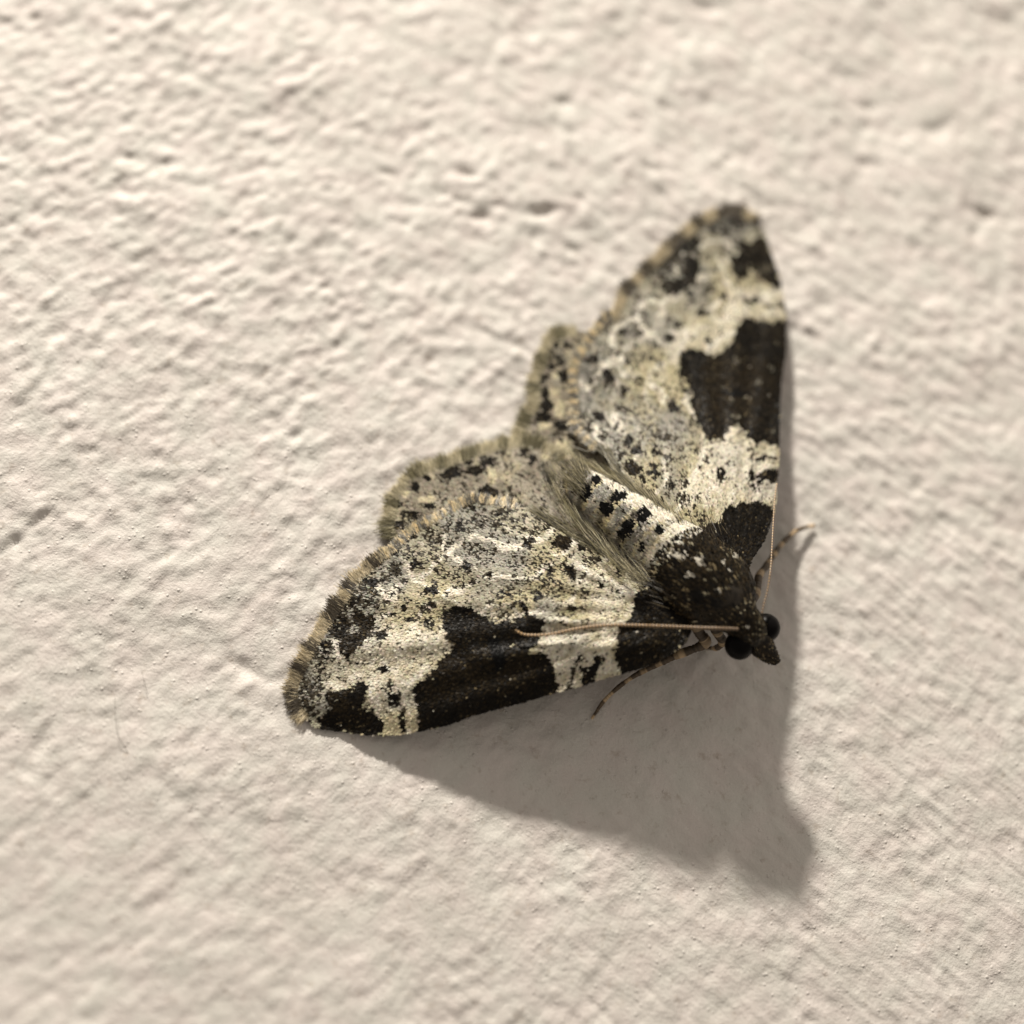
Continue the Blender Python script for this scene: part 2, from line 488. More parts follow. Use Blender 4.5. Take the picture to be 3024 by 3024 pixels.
# ---- colour of each scale --------------------------------------------------
class Pattern:
    def __init__(self):
        self.items = []

    def poly(self, pts, dens, kind='dark', soft=5.0, rag=9.0):
        self.items.append(('poly', pts, dens, kind, soft, rag)); return self

    def line(self, pts, width, dens, kind='dark'):
        self.items.append(('line', pts, dens, kind, width, 5.0)); return self

    def spot(self, c, rx, ry, dens, kind='dark'):
        self.items.append(('spot', c, dens, kind, (rx, ry), 5.0)); return self

    def paint(self, n, dark0, base):
        """dark0: (n,) chance of a dark scale; base: (n,3) colour of the pale ones"""
        dark = dark0.copy(); base = base.copy(); brown = np.zeros(len(n)); deep = np.zeros(len(n))
        warp = np.stack([vnoise(n, 17, 31) - .5, vnoise(n, 17, 32) - .5], 1) + 0.6 * np.stack([vnoise(n, 7, 33) - .5, vnoise(n, 7, 34) - .5], 1)
        for tp, g, dens, kind, sz, rag in self.items:
            q = n + warp * rag * 2
            if tp == 'poly':
                d = dist_line(q, g, True) * np.where(inside(q, g), 1, -1); mk = sstep(-sz, sz, d)
            elif tp == 'line':
                q = n + warp * 8; mk = 1 - sstep(sz * 0.6, sz * 1.3, dist_line(q, g))
            else:
                q = n + warp * 12; e = np.hypot((q[:, 0] - g[0]) / sz[0], (q[:, 1] - g[1]) / sz[1]); mk = 1 - sstep(0.8, 1.25, e)
            if kind == 'dark':
                dark = dark * (1 - mk) + np.maximum(dens, dark) * mk if dens >= 0.5 else dark * (1 - mk) + dens * mk
            elif kind == 'brown':
                dark = dark * (1 - mk) + dens * mk; brown = np.maximum(brown, mk)
            elif kind == 'deep':
                dark = np.maximum(dark, mk * dens); deep = np.maximum(deep, mk)
            else:
                tgt = {'white': WHITE, 'cream': CREAM, 'olive': OLIVE, 'grey': GREY, 'mid': MID, 'gold': GOLD * 1.6}[kind]
                if tp == 'line':
                    mk = mk * (0.25 + 0.75 * sstep(.3, .65, vnoise(n, 12, 88)))
                mb = (mk * ((0.30 + 0.55 * sstep(.2, .8, vnoise(n, 19, 89) * .6 + vnoise(n, 8, 90) * .4)) if tp == 'poly' else 0.92))[:, None]
                base = base * (1 - mb) + tgt * mb; dark = dark * (1 - mk) + (.7 * dens + .3 * dark) * mk
        return dark, base, brown, deep


def colour(n, pat, dark0, base):
    dark, base, brown, deep = pat.paint(n, dark0, base)
    k = len(n); u = rng.random(k)
    # neighbouring scales go dark together: nudge the dice with a fine noise
    u = np.clip(u * 0.62 + 0.38 * sstep(0.15, 0.85, vnoise(n, 6.5, 51)), 0, 1)
    isd = u < dark
    col = base * rng.normal(1.0, 0.10, (k, 1)) * (1 + rng.normal(0, 0.03, (k, 3)))
    dk = BLACK * rng.uniform(0.5, 1.9, (k, 1))
    v = rng.random(k); patch = vnoise(n, 38, 52)
    br = (v < 0.08 + 0.28 * sstep(.35, .8, patch)) | (brown * .6 > rng.random(k))
    dk = np.where(br[:, None], BROWN * rng.uniform(0.35, 1.1, (k, 1)), dk)
    gl = (v > 0.993 - 0.045 * sstep(.55, .8, vnoise(n, 24, 53))) & (deep < 0.4)
    dk = np.where(gl[:, None], GOLD * rng.uniform(0.15, .8, (k, 1)), dk)
    dk = np.where(((dark < .72) & (rng.random(k) < .75))[:, None], np.array([.062, .052, .036]) * rng.uniform(.35, 1.5, (k, 1)), dk)
    dk = np.where((deep > 0.4)[:, None], BLACK * 0.5, dk)
    return np.clip(np.where(isd[:, None], dk, col), 0.003, 0.95)


def base_fields(n, root, margin):
    """cream / olive / grey ground of the wings, dark dusting in wavy cross-bands, thickest towards the margin"""
    dm = dist_line(n, margin)
    d = n - root; pol = np.stack([np.hypot(d[:, 0], d[:, 1]) / 110.0, np.arctan2(d[:, 1], d[:, 0]) * 75.0], 1)
    st = vnoise(pol, 1.0, 66) * .6 + vnoise(pol * [1.7, 2.3], 1.0, 67) * .4
    wav = dm + 46 * (vnoise(n, 60, 68) - .5) + 18 * (vnoise(n, 22, 69) - .5)
    band = 0.5 + 0.5 * np.sin(wav / 15.5)
    outer = 1 - sstep(40, 230, dm)
    a = np.clip(vnoise(n, 60, 61) * .5 + st * .6 - .08, 0, 1)[:, None]
    base = OLIVE * (1 - a) + CREAM * a
    base = base + (GREY * 1.05 - base) * np.clip(.75 * sstep(0.45, 0.9, vnoise(n, 90, 62)) + .55 * outer, 0, .85)[:, None]
    base = base + (WHITE - base) * (.85 * sstep(.84, .98, band) * (.3 + .7 * sstep(.3, .6, vnoise(n, 30, 63))) * sstep(30, 70, dm) * (1 - .7 * sstep(300, 420, dm)))[:, None]
    fine = vnoise(n, 6.8, 64) * .42 + vnoise(n, 13, 65) * .36 + vnoise(n, 34, 70) * .22
    dark = 0.07 + 0.55 * sstep(0.54, 0.70, fine + 0.16 * (.55 - band) + 0.09 * outer + .05 * (st - .5))
    return dark, base


def fringe(name, wing, margin, parent, length, step=2.0, check=58.0, phase=0.0, gold=None, darkc=None, lift=0.03, plain=(0.0, 0.01)):
    m_ = resample(margin, int(np.linalg.norm(np.diff(margin, axis=0), axis=1).sum() / step), False)
    s = np.arange(len(m_)) * step
    tan = nrm(np.gradient(m_, axis=0)); nor2 = np.stack([tan[:, 1], -tan[:, 0]], 1)
    cen = wing.poly.mean(0)
    nor2 *= np.sign(np.sum((m_ - cen) * nor2, 1))[:, None]
    reps = 16
    n = np.repeat(m_, reps, 0) + rng.normal(0, 3.2, (len(m_) * reps, 2)); d2 = np.repeat(nor2, reps, 0); ss = np.repeat(s, reps)
    n = n - d2 * rng.uniform(0, 16, (len(n), 1))
    d2 = d2 + rng.normal(0, 0.13, d2.shape)
    p = wing.X(n); q = wing.X(n + d2 * 20)
    dd = nrm(q - p); _, _, nor = wing.frame(n)
    k = len(n); ph = .95 * np.sin(2 * math.pi * (ss / check + phase) + 3.5 * (vnoise(np.c_[ss, ss * 0], 70, 5) - .5)) + 0.8 * (vnoise(np.c_[ss, ss * 0], 27, 6) - .5)
    frac = ss / ss.max()
    thr = np.interp(frac, plain, [0.55, 0.1])
    isd = ph + rng.normal(0, 0.40, k) > thr
    g = (np.array([.62, .53, .36]) if gold is None else gold); dk = (np.array([.085, .070, .050]) if darkc is None else darkc)
    col = np.where(isd[:, None], dk * rng.uniform(0.5, 1.7, (k, 1)), g * rng.uniform(0.55, 1.25, (k, 1)))
    blend = np.clip(1 - np.interp(frac, plain, [0, 1]), 0, 1)
    mot = np.where((vnoise(n, 11, 15) < .5)[:, None], MID * .9, np.where((vnoise(n, 15, 16) < .55)[:, None], GREY, CREAM * .95)) * rng.uniform(.6, 1.2, (k, 1))
    col = np.where((rng.random(k) < .72 * blend)[:, None], mot, col)
    bead_ = (np.sin(2 * math.pi * ss / 31.0 + 2.5 * (vnoise(np.c_[ss, ss * 0], 50, 9) - .5)) > .45) & (rng.random(k) < .8 * blend)
    col = np.where(bead_[:, None], np.array([.86, .70, .42]) * rng.uniform(.75, 1.1, (k, 1)), col)  # highlights on the lit fringe hair, painted as bright gold dots
    worn = .72 + .42 * vnoise(np.c_[ss, ss * 0], 16, 8)
    ln = length * (.2 + .95 * rng.beta(2.2, 2.0, k)) * worn * (1.0 + 0.17 * ph) * np.interp(frac, plain, [.55, 1.0])
    ob = scales(name, p, dd, nor, ln, 0.019, np.clip(col, 0, .9), M_HAIR, parent, ORIGIN, lift, 0.06, 0.26, 0.4)
    return ob


# ---- outlines -----------------------------------------------------------
L_costa = cat(C((1060, 1190), (1030, 1262), (960, 1332), (800, 1422), (640, 1466), (350, 1556)),
              B((1770, 1612), (1600, 1662), (1300, 1742), (1100, 1812), (930, 1848), (780, 1870), (600, 1868), (420, 1842)),
              I_((560, 1735), (430, 1660), (300, 1540), (240, 1400), (245, 1290)))
L_trail = cat(C((1000, 1000), (800, 920), (690, 850)), K((1150, 1270), (1000, 1160), (773, 1050), (540, 900), (330, 770)),
              E_((1310, 930), (1130, 905), (950, 880), (780, 955), (620, 1055), (430, 1155), (300, 1295), (130, 1425)),
              I_((930, 60), (860, 210), (720, 420), (630, 540), (510, 740), (430, 880), (350, 1060), (270, 1200), (245, 1290)))
L_ctrl = [(840, 2030, .16), (880, 2110, .14), (1000, 2158, .14), (1209, 2158, .56), (1376, 2122, 1.04), (1490, 2088, 1.32), (1633, 2048, 1.68),
          (1778, 2005, 2.03), (1925, 1962, 2.35), (1996, 1922, 2.55), (2044, 1860, 2.7), (2015, 1766, 2.65), (1880, 1700, 2.22), (1720, 1599, 1.75),
          (1594, 1519, 1.45), (1521, 1487, 1.05), (1394, 1470, .78), (1275, 1532, .66), (1160, 1620, .52), (1050, 1712, .40), (960, 1850, .26), (880, 1990, .18),
          (1200, 1900, 1.0), (1450, 1800, 1.65), (1700, 1850, 2.25), (1450, 1980, 1.55), (1150, 2050, .72), (1700, 1720, 2.25)]
L_folds = [(C((60, 1125), (250, 1140), (540, 1165), (760, 1150)), 16, .09), (C((330, 770), (430, 850), (560, 920), (760, 1000)), 18, .10),
           (E_((1150, 1090), (1300, 1170), (1450, 1250), (1700, 1390)), 14, .05), (E_((600, 1620), (780, 1710), (900, 1780)), 14, .05),
           (C((-300, 1360), (100, 1340), (560, 1300), (800, 1270)), 30, .09), (B((500, 1380), (800, 1340), (1100, 1310)), 26, .05)]
L_ctrl = [(a, b, c + (.10 if 2 <= i <= 9 else 0)) for i, (a, b, c) in enumerate(L_ctrl)]
LW = Wing(L_costa, L_trail, L_ctrl, (2060, 1800), L_folds, 0.14, .033, 7)

R_costa = cat(C((1340, 900), (1420, 800), (1440, 755), (1515, 640), (1565, 500), (1590, 380)), H((1320, 1700), (1345, 1500), (1350, 1200), (1360, 900), (1370, 600), (1400, 350), (1432, 150)),
              F((1430, 1700), (1420, 1400), (1385, 1180), (1310, 900), (1240, 680), (1180, 540), (1090, 420), (1020, 330), (900, 270), (780, 300)))
R_trail = cat(C((1130, 900), (1040, 740), (1000, 640)), K((1700, 830), (1480, 620), (1290, 480), (1150, 330)),
              G((1130, 1690), (960, 1600), (850, 1500), (760, 1400), (740, 1280), (740, 1120), (740, 980), (740, 820), (740, 690), (820, 560), (900, 420), (980, 300), (1080, 180)),
              A((640, 780), (700, 640), (800, 540), (900, 440), (1000, 340), (1100, 260)), F((450, 420), (600, 330), (780, 300)))
R_ctrl = [(2152, 628, .22), (2255, 690, .24), (2308, 855, .45), (2320, 1000, .70), (2312, 1124, .95), (2299, 1310, 1.40), (2294, 1440, 1.72), (2281, 1510, 1.95),
          (2258, 1598, 2.25), (2221, 1654, 2.50), (2175, 1720, 2.7), (2075, 1720, 2.7), (2020, 1610, 2.55), (1920, 1475, 2.2), (1830, 1395, 1.75), (1760, 1320, 1.25),
          (1700, 1270, .85), (1692, 1180, .62), (1700, 1060, .50), (1780, 950, .42), (1900, 820, .34), (2040, 690, .28),
          (2000, 1200, 1.15), (2100, 1000, .80), (2150, 1350, 1.7), (2200, 800, .42), (1900, 1050, .75)]
R_folds = [(A((900, 700), (1200, 1100), (1500, 1500)), 26, .04), (A((600, 1000), (1000, 1500), (1300, 1900)), 24, .04)]
RW = Wing(R_costa, R_trail, R_ctrl, (2150, 1740), R_folds, 0.06, .028, 7)

HL_costa = cat(C((900, 1020), (500, 900), (0, 800)), B((1300, 800), (900, 760), (770, 680), (752, 610)))
HL_trail = cat(C((1000, 800), (760, 640), (590, 470)), K((950, 680), (720, 480), (560, 330)), E_((1680, 600), (1600, 500), (1480, 440), (1340, 430), (1200, 450), (1000, 500), (750, 600), (560, 650), (430, 720), (330, 850), (300, 960)), B((752, 610)))
HL_ctrl = [(2000, 1760, 2.2), (1800, 1720, 1.6), (1550, 1640, 1.05), (1280, 1600, .42), (1150, 1550, .20), (1160, 1480, .16), (1260, 1370, .16), (1400, 1340, .20),
           (1540, 1310, .30), (1660, 1370, .62), (1720, 1520, 1.25), (1850, 1600, 1.95), (1930, 1680, 2.3), (1450, 1440, .5), (1300, 1480, .34)]
HL = Wing(HL_costa, HL_trail, HL_ctrl, (1980, 1720), (), 0, .012, 8)

HR_costa = cat(C((1100, 800), (1200, 500)), G((1900, 1000), (1400, 500), (1000, 360), (760, 300), (640, 320)))
HR_trail = cat(C((900, 760), (800, 620)), K((1300, 860), (1080, 680), (880, 530), (720, 400), (600, 300)), G((140, 1560), (150, 1420), (230, 1260), (310, 1130), (310, 1000), (300, 900), (330, 760), (420, 620), (420, 480), (480, 390), (640, 320)))
HR_ctrl = [(2020, 1620, 2.2), (2060, 1500, 1.85), (1960, 1150, .55), (1750, 990, .24), (1660, 985, .18), (1610, 1050, .16), (1580, 1140, .16), (1545, 1260, .20),
           (1540, 1310, .26), (1680, 1400, .75), (1800, 1440, 1.3), (1910, 1520, 1.75), (1970, 1580, 2.05), (1700, 1250, .5), (1650, 1150, .32)]
HR = Wing(HR_costa, HR_trail, HR_ctrl, (2040, 1650), (), 0, .012, 8)

# ---- left (lower) forewing pattern ---------------------------------------
PL = Pattern()
PL.poly(B((700, 1180), (1080, 1250), (1130, 1350), (1000, 1450), (900, 1540), (910, 1700), (730, 1750), (560, 1560), (380, 1560), (520, 1420), (690, 1300)), .07, 'white', 30, 20)
PL.poly(B((730, 1740), (920, 1710), (930, 1850), (740, 1870)), .02, 'cream', 6)
PL.poly(C((100, 1330), (560, 1290), (590, 1400), (640, 1460), (220, 1600), (160, 1420)), .05, 'white', 10)
PL.poly(C((140, 1190), (620, 1180), (590, 1290), (100, 1330)), .05, 'white', 8)
PL.poly(C((330, 780), (560, 850), (760, 960), (690, 1080), (560, 1160), (380, 1060), (420, 960)), .12, 'white', 40, 20)
PL.poly(C((0, 700), (300, 700), (320, 880), (250, 1050), (-150, 1000)), .40, 'dark', 40, 24)
PL.poly(I_((330, 1040), (640, 1180), (640, 1300), (560, 1380), (560, 1600), (400, 1570), (250, 1440), (230, 1200)), .72, 'grey', 20)
PL.poly(I_((480, 740), (700, 700), (720, 950), (600, 1000), (400, 980)), .85, 'grey', 18)
PL.poly(I_((600, 480), (700, 400), (900, 380), (850, 690), (640, 690), (560, 640)), .98, 'mid', 18)
PL.poly(I_((880, 120), (1260, 30), (1240, 200), (1220, 380), (900, 400), (800, 300)), .8, 'grey', 20)
PL.poly(I_((620, 1190), (900, 1230), (640, 1330), (620, 1350)), .05, 'white', 8)
PL.poly(I_((550, 1370), (620, 1370), (680, 1500), (680, 1560), (560, 1610)), .08, 'grey', 8)
PL.poly(I_((740, 700), (790, 700), (800, 850), (900, 960), (700, 1000)), .1, 'white', 8)
PL.poly(I_((800, 690), (860, 670), (840, 560), (880, 440), (960, 430), (1080, 430), (1180, 450), (1215, 520), (1190, 620), (1180, 700), (1120, 740), (1060, 790), (990, 860), (920, 900), (900, 970), (870, 900), (800, 840), (790, 760)), .97, 'brown')
PL.poly(I_((900, 640), (970, 560), (1040, 590), (1030, 640), (960, 660)), .05, 'grey', 4, 5)
PL.poly(I_((880, 405), (950, 410), (965, 520), (910, 515)), .1, 'grey', 4, 5)
PL.poly(I_((620, 1370), (720, 1330), (850, 1290), (1000, 1290), (960, 1240), (1000, 1205), (1100, 1210), (1140, 1290), (1120, 1350), (1060, 1400), (1050, 1500), (1130, 1530), (1230, 1590), (1310, 1650), (1310, 1800), (1150, 1830), (1060, 1800), (1000, 1790), (900, 1800), (700, 1770), (540, 1740), (590, 1690), (560, 1610), (680, 1580), (680, 1500), (640, 1440)), .98)
PL.poly(I_((650, 1370), (900, 1320), (900, 1600), (700, 1580)), .97, 'brown')
PL.poly(I_((1330, 1220), (1400, 1220), (1420, 1310), (1530, 1360), (1500, 1430), (1450, 1500), (1380, 1510), (1370, 1400), (1330, 1300)), .80, 'dark', 6, 10)
PL.poly(I_((1480, 1540), (1570, 1540), (1550, 1790), (1480, 1790), (1470, 1660)), .9, 'dark', 4)
PL.poly(I_((1060, 70), (1280, 40), (1250, 130), (1120, 140)), .85)
PL.poly(cat(J((190, 545), (215, 500), (290, 475), (400, 445), (450, 460), (500, 505), (560, 530), (600, 535), (610, 575), (640, 610), (700, 620), (760, 600), (850, 615), (920, 570), (1000, 530), (1050, 555), (1100, 570), (1150, 545), (1180, 610), (1160, 680), (1130, 770), (1090, 830), (1030, 850), (1020, 890), (1080, 900), (1170, 925), (1230, 980), (1270, 1040), (1275, 1120), (1300, 1200), (1295, 1300), (900, 1400), (500, 1520), (250, 1590), (0, 1650)),
            B((900, 1880), (932, 1850), (942, 1770), (930, 1700), (905, 1640), (905, 1560)), J((20, 1140), (80, 1110), (90, 1060), (150, 1010), (230, 960), (270, 890), (290, 850), (260, 790), (220, 730), (200, 690), (205, 620))), .99, 'dark', 4, 7)
PL.poly(J((300, 900), (900, 850), (1150, 1000), (1100, 1150), (500, 1300), (60, 1280), (60, 1150)), .985, 'brown', 30, 20)
PL.poly(J((655, 760), (735, 750), (760, 900), (800, 1040), (700, 1070), (655, 980)), .99, 'deep', 4)
PL.poly(J((560, 530), (640, 480), (900, 500), (960, 540), (850, 600), (760, 590), (640, 600)), .5, 'white', 8, 14)
for q in [((740, 300), (800, 285), (865, 360), (835, 390), (760, 330)), ((930, 370), (985, 390), (1030, 540), (960, 540)), ((1050, 370), (1120, 290), (1145, 380), (1070, 425))]:
    PL.poly(J(*q), .88, 'dark', 5)
for x, y, rx, ry, d in [(80, 610, 36, 60, .8), (85, 300, 60, 26, .85), (430, 80, 42, 34, .85), (80, 445, 60, 40, .6), (370, 250, 60, 36, .55), (540, 220, 40, 22, .6), (650, 140, 22, 34, .8), (470, 240, 26, 26, .7),
                        (1210, 130, 36, 30, .8), (1250, 220, 40, 26, .8), (1070, 50, 26, 40, .7), (1540, 160, 24, 80, .6), (1700, 220, 34, 70, .75), (1550, 330, 44, 50, .6), (1420, 480, 50, 24, .7), (1880, 100, 40, 40, .9), (660, 420, 40, 20, .7),
                        (1320, 550, 34, 26, .6), (1540, 610, 44, 24, .75), (90, 910, 40, 20, .5)]:
    PL.spot(J((x, y))[0], rx * KS['J'], ry * KS['J'], d)
for x, y, rx, ry, d in [(1280, 680, 62, 48, .95), (1310, 1075, 70, 40, .8), (920, 130, 46, 40, .9), (830, 280, 40, 60, .95), (700, 450, 52, 46, .95), (630, 550, 40, 52, .9), (500, 760, 50, 52, .95), (310, 1100, 50, 36, .95), (1410, 450, 50, 30, .8), (1610, 490, 50, 46, .85), (1840, 540, 50, 60, .7), (1540, 370, 40, 50, .8), (1770, 370, 80, 60, .6), (1840, 175, 80, 32, .9), (640, 840, 50, 110, .8), (1080, 1000, 70, 40, .5)]:
    PL.spot(I_((x, y))[0], rx * KS['I'], ry * KS['I'], d)
PL.poly(C((360, 1450), (420, 1420), (480, 1370), (505, 1395), (445, 1470), (450, 1545), (380, 1565)), .9, 'dark', 4)
PL.poly(C((290, 1425), (345, 1400), (350, 1440), (305, 1590), (255, 1600), (290, 1500)), .6, 'dark', 4)
PL.poly(C((280, 1390), (380, 1340), (420, 1370), (300, 1440)), .45, 'dark', 5)
PL.spot(C((252, 650))[0], 62 * KS['C'], 46 * KS['C'], .97, 'brown'); PL.spot(C((30, 645))[0], 15, 14, .95)
PL.poly(C((215, 770), (330, 795), (320, 900), (270, 830)), .9); PL.spot(C((605, 815))[0], 11, 9, .9); PL.spot(C((500, 900))[0], 12, 22, .75); PL.spot(C((440, 770))[0], 26, 12, .7)
PL.spot(C((380, 680))[0], 14, 12, .8); PL.spot(C((130, 560))[0], 16, 10, .7); PL.spot(C((60, 840))[0], 14, 14, .6)
for pts, wd in [(C((140, 1132), (250, 1140), (350, 1162)), 8), (C((420, 1162), (560, 1166), (640, 1155)), 7), (C((340, 790), (430, 850), (500, 890)), 9), (C((530, 895), (620, 945), (720, 985)), 13),
                (E_((1210, 1120), (1300, 1172), (1400, 1225)), 6), (E_((1590, 1330), (1650, 1365)), 5), (E_((1000, 1485), (1080, 1540), (1190, 1600)), 6), (E_((680, 1650), (780, 1710), (880, 1770)), 6),
                (E_((400, 1380), (480, 1550), (610, 1620)), 7), (E_((730, 1210), (740, 1310), (880, 1420)), 8), (E_((200, 1620), (270, 1700)), 12)]:
    PL.line(pts, wd, .04, 'white')  # white scales, with the light caught by the folds painted in
for x, y, rx, ry, d in [(500, 1420, 60, 34, .8), (880, 1160, 50, 26, .8), (860, 1110, 34, 50, .85), (620, 1190, 60, 60, .6), (640, 1280, 60, 24, .6), (940, 1090, 30, 20, .8), (490, 1160, 34, 26, .9), (400, 1230, 44, 40, .9), (340, 1320, 44, 40, .9), (200, 1375, 30, 26, .9), (130, 1450, 36, 26, .9),
                        (690, 1010, 30, 40, .8), (1000, 980, 40, 20, .8), (1240, 1000, 60, 24, .7), (1150, 1110, 70, 20, .6), (1430, 1250, 50, 40, .92), (920, 1440, 40, 34, .85), (620, 1640, 60, 22, .85), (300, 1500, 70, 60, .5), (780, 1270, 30, 40, .5), (700, 1370, 60, 30, .5)]:
    PL.spot(E_((x, y))[0], rx * KS['E'], ry * KS['E'], d)
PL.poly(C((1020, 1270), (960, 1350), (800, 1450), (640, 1485), (600, 1410), (590, 1330), (605, 1290), (590, 1220), (620, 1180), (660, 1150), (690, 1090), (700, 1010), (740, 960), (800, 920), (900, 800), (1150, 950), (1200, 1200)), .988, 'dark', 4, 7)
PL.line(L_trail[12:28], 5, .03, 'cream')

# ---- right (upper) forewing pattern ----------------------------------------
PR = Pattern()
PR.poly(A((1290, 620), (1640, 620), (1680, 820), (1400, 820), (1330, 950), (1270, 1000), (1040, 990), (1015, 1100), (960, 1020), (950, 900), (1080, 860), (1240, 780), (1340, 700), (1290, 500)), .08, 'white', 20)
PR.poly(A((1190, 1560), (1350, 1450), (1480, 1540), (1630, 1560), (1620, 1800), (1560, 1900), (1420, 1890), (1250, 1930), (1000, 1920), (1080, 1750)), .10, 'white', 26, 20)
PR.poly(F((480, 200), (560, 190), (620, 260), (560, 350), (700, 320), (830, 300), (850, 180), (950, 180), (1080, 320), (1080, 400), (1000, 470), (960, 540), (850, 520), (700, 600), (500, 580), (430, 700), (430, 860), (280, 870), (260, 1040), (0, 1050), (-300, 1000), (-300, 700), (150, 480), (250, 420), (370, 520), (520, 430)), .85, 'grey', 14)
PR.poly(F((820, 300), (950, 200), (1080, 330), (1000, 470), (840, 480)), .95, 'mid', 10)
PR.poly(F((-60, 640), (420, 560), (420, 760), (200, 800), (-60, 1000)), .98, 'mid', 14)
PR.poly(A((150, 950), (400, 760), (640, 620), (760, 640), (620, 800), (420, 900), (300, 1050)), .60, 'grey', 30)
PR.poly(A((380, 1050), (620, 900), (720, 950), (700, 1250), (520, 1400), (380, 1350)), .30, 'grey', 30, 24)
PR.poly(A((700, 1250), (1000, 1350), (1150, 1500), (1000, 1640), (700, 1600), (600, 1500)), .30, 'grey', 40, 24)
for pts, wd in [(A((620, 940), (650, 860), (720, 820), (770, 790), (790, 710), (860, 690), (930, 720), (950, 680)), 7), (A((760, 800), (800, 850), (850, 900), (940, 960)), 8), (A((990, 880), (1080, 900)), 6),
                (A((1140, 380), (1230, 330), (1330, 360), (1370, 420)), 6), (A((1020, 540), (1010, 470), (1050, 420), (1150, 430)), 6), (A((1240, 420), (1290, 500), (1330, 600)), 6),
                (G((1330, 230), (1210, 320), (1185, 430), (1230, 520)), 9), (G((1560, 30), (1480, 180), (1530, 270)), 10), (G((1600, 880), (1720, 1000), (1810, 1120)), 11), (G((1180, 1280), (1220, 1350), (1310, 1430)), 16),
                (G((1010, 1490), (1100, 1600), (1130, 1650)), 10), (G((1080, 700), (1210, 650), (1300, 640)), 13), (G((1330, 800), (1400, 760), (1470, 830)), 11), (G((850, 900), (900, 980), (1060, 800)), 8), (G((1000, 1420), (1100, 1450)), 14)]:
    PR.line(pts, wd, .03, 'white')
PR.poly(F((280, 865), (440, 855), (455, 950), (400, 1050), (430, 1130), (330, 1180), (200, 1270), (60, 1240), (30, 1130), (20, 1040), (150, 1075), (270, 1050), (260, 950)), .95, 'dark')
PR.poly(F((290, 1060), (430, 1060), (430, 1130), (330, 1170)), .9, 'brown')
PR.poly(F((1090, 600), (1150, 535), (1205, 620), (1270, 800), (1325, 950), (1400, 1190), (1320, 1210), (1200, 1110), (1120, 1010), (1020, 955), (960, 1040), (910, 1085), (860, 1030), (820, 900), (735, 795), (860, 830), (885, 740), (860, 655), (960, 650), (1050, 660)), .98, 'dark', 4, 7)
PR.spot(F((1200, 930))[0], 17, 15, .5, 'mid'); PR.spot(F((900, 950))[0], 12, 14, .8, 'mid')
PR.poly(F((890, 1250), (950, 1265), (1010, 1330), (1060, 1275), (1160, 1260), (1140, 1330), (1040, 1405), (950, 1365)), .78, 'dark', 4, 5)
PR.poly(F((1185, 1360), (1280, 1370), (1410, 1320), (1420, 1390), (1300, 1425), (1200, 1415)), .78, 'dark', 4, 5)
for x, y, rx, ry, d in [(720, 1275, 42, 40, .9), (470, 1470, 55, 40, .9), (200, 1600, 50, 36, .85), (110, 1745, 60, 38, .8), (550, 1770, 55, 34, .75), (690, 1690, 40, 60, .35), (340, 1260, 40, 30, .8), (380, 1760, 80, 28, .4), (580, 1100, 40, 34, .5), (130, 1420, 70, 40, .4), (810, 1520, 40, 30, .3)]:
    PR.spot(F((x, y))[0], rx * KS['F'], ry * KS['F'], d)
PR.poly(cat(H((215, 200), (230, 165), (440, 155), (560, 190), (680, 185), (750, 160), (785, 80), (830, 0)), F((890, 1590), (930, 1510), (1000, 1520), (1060, 1565), (1150, 1540), (1250, 1585), (1340, 1545), (1450, 1550), (1470, 1800)),
            H((1450, 100), (1450, 200), (1420, 480), (1390, 650), (1380, 900), (1370, 1245), (1250, 1220), (1150, 1195), (1065, 1210), (1010, 1140), (930, 1080), (850, 1010), (790, 1080), (730, 1130), (620, 1150), (560, 1190), (510, 1140), (490, 1050), (430, 950), (380, 850), (355, 750), (380, 650), (280, 520), (215, 420), (230, 330))), .99, 'dark', 4, 7)
PR.poly(H((560, 300), (1250, 250), (1300, 600), (1000, 1000), (600, 1080), (500, 600)), .985, 'brown', 50, 20)
PR.poly(H((720, 640), (850, 585), (1000, 595), (1045, 640), (950, 695), (820, 660)), 1.0, 'deep', 4)
for x, y, r_ in [(850, 265, 34), (865, 900, 40), (800, 720, 34), (345, 480, 26), (1290, 1060, 30), (530, 440, 22), (1110, 520, 32), (1280, 340, 34), (735, 950, 22), (330, 630, 30)]:
    PR.spot(H((x, y))[0], r_ * KS['H'], r_ * 1.2 * KS['H'], .55, 'mid')
PR.poly(H((1080, 1440), (1100, 1360), (1200, 1345), (1360, 1370), (1360, 1405), (1200, 1405), (1130, 1440)), .8, 'dark', 4, 5)
PR.poly(H((1160, 1530), (1250, 1500), (1370, 1560), (1370, 1660), (1200, 1640), (1100, 1700), (1060, 1600)), .88, 'dark', 4, 5)
for x, y, rx, ry, d in [(690, 1580, 50, 85, .9), (1030, 1590, 34, 70, .8), (1020, 1300, 28, 80, .6), (600, 1300, 28, 36, .7), (520, 1400, 30, 50, .7), (790, 1440, 30, 30, .7), (150, 815, 60, 50, .95), (240, 1300, 24, 24, .8), (90, 1390, 60, 60, .6), (1090, 1700, 50, 60, .5), (440, 1480, 26, 30, .7), (240, 1850, 70, 40, .6), (440, 1860, 50, 40, .6), (100, 1160, 110, 40, .6), (380, 990, 90, 40, .55), (220, 960, 50, 40, .6)]:
    PR.spot(H((x, y))[0], rx * KS['H'], ry * KS['H'], d)
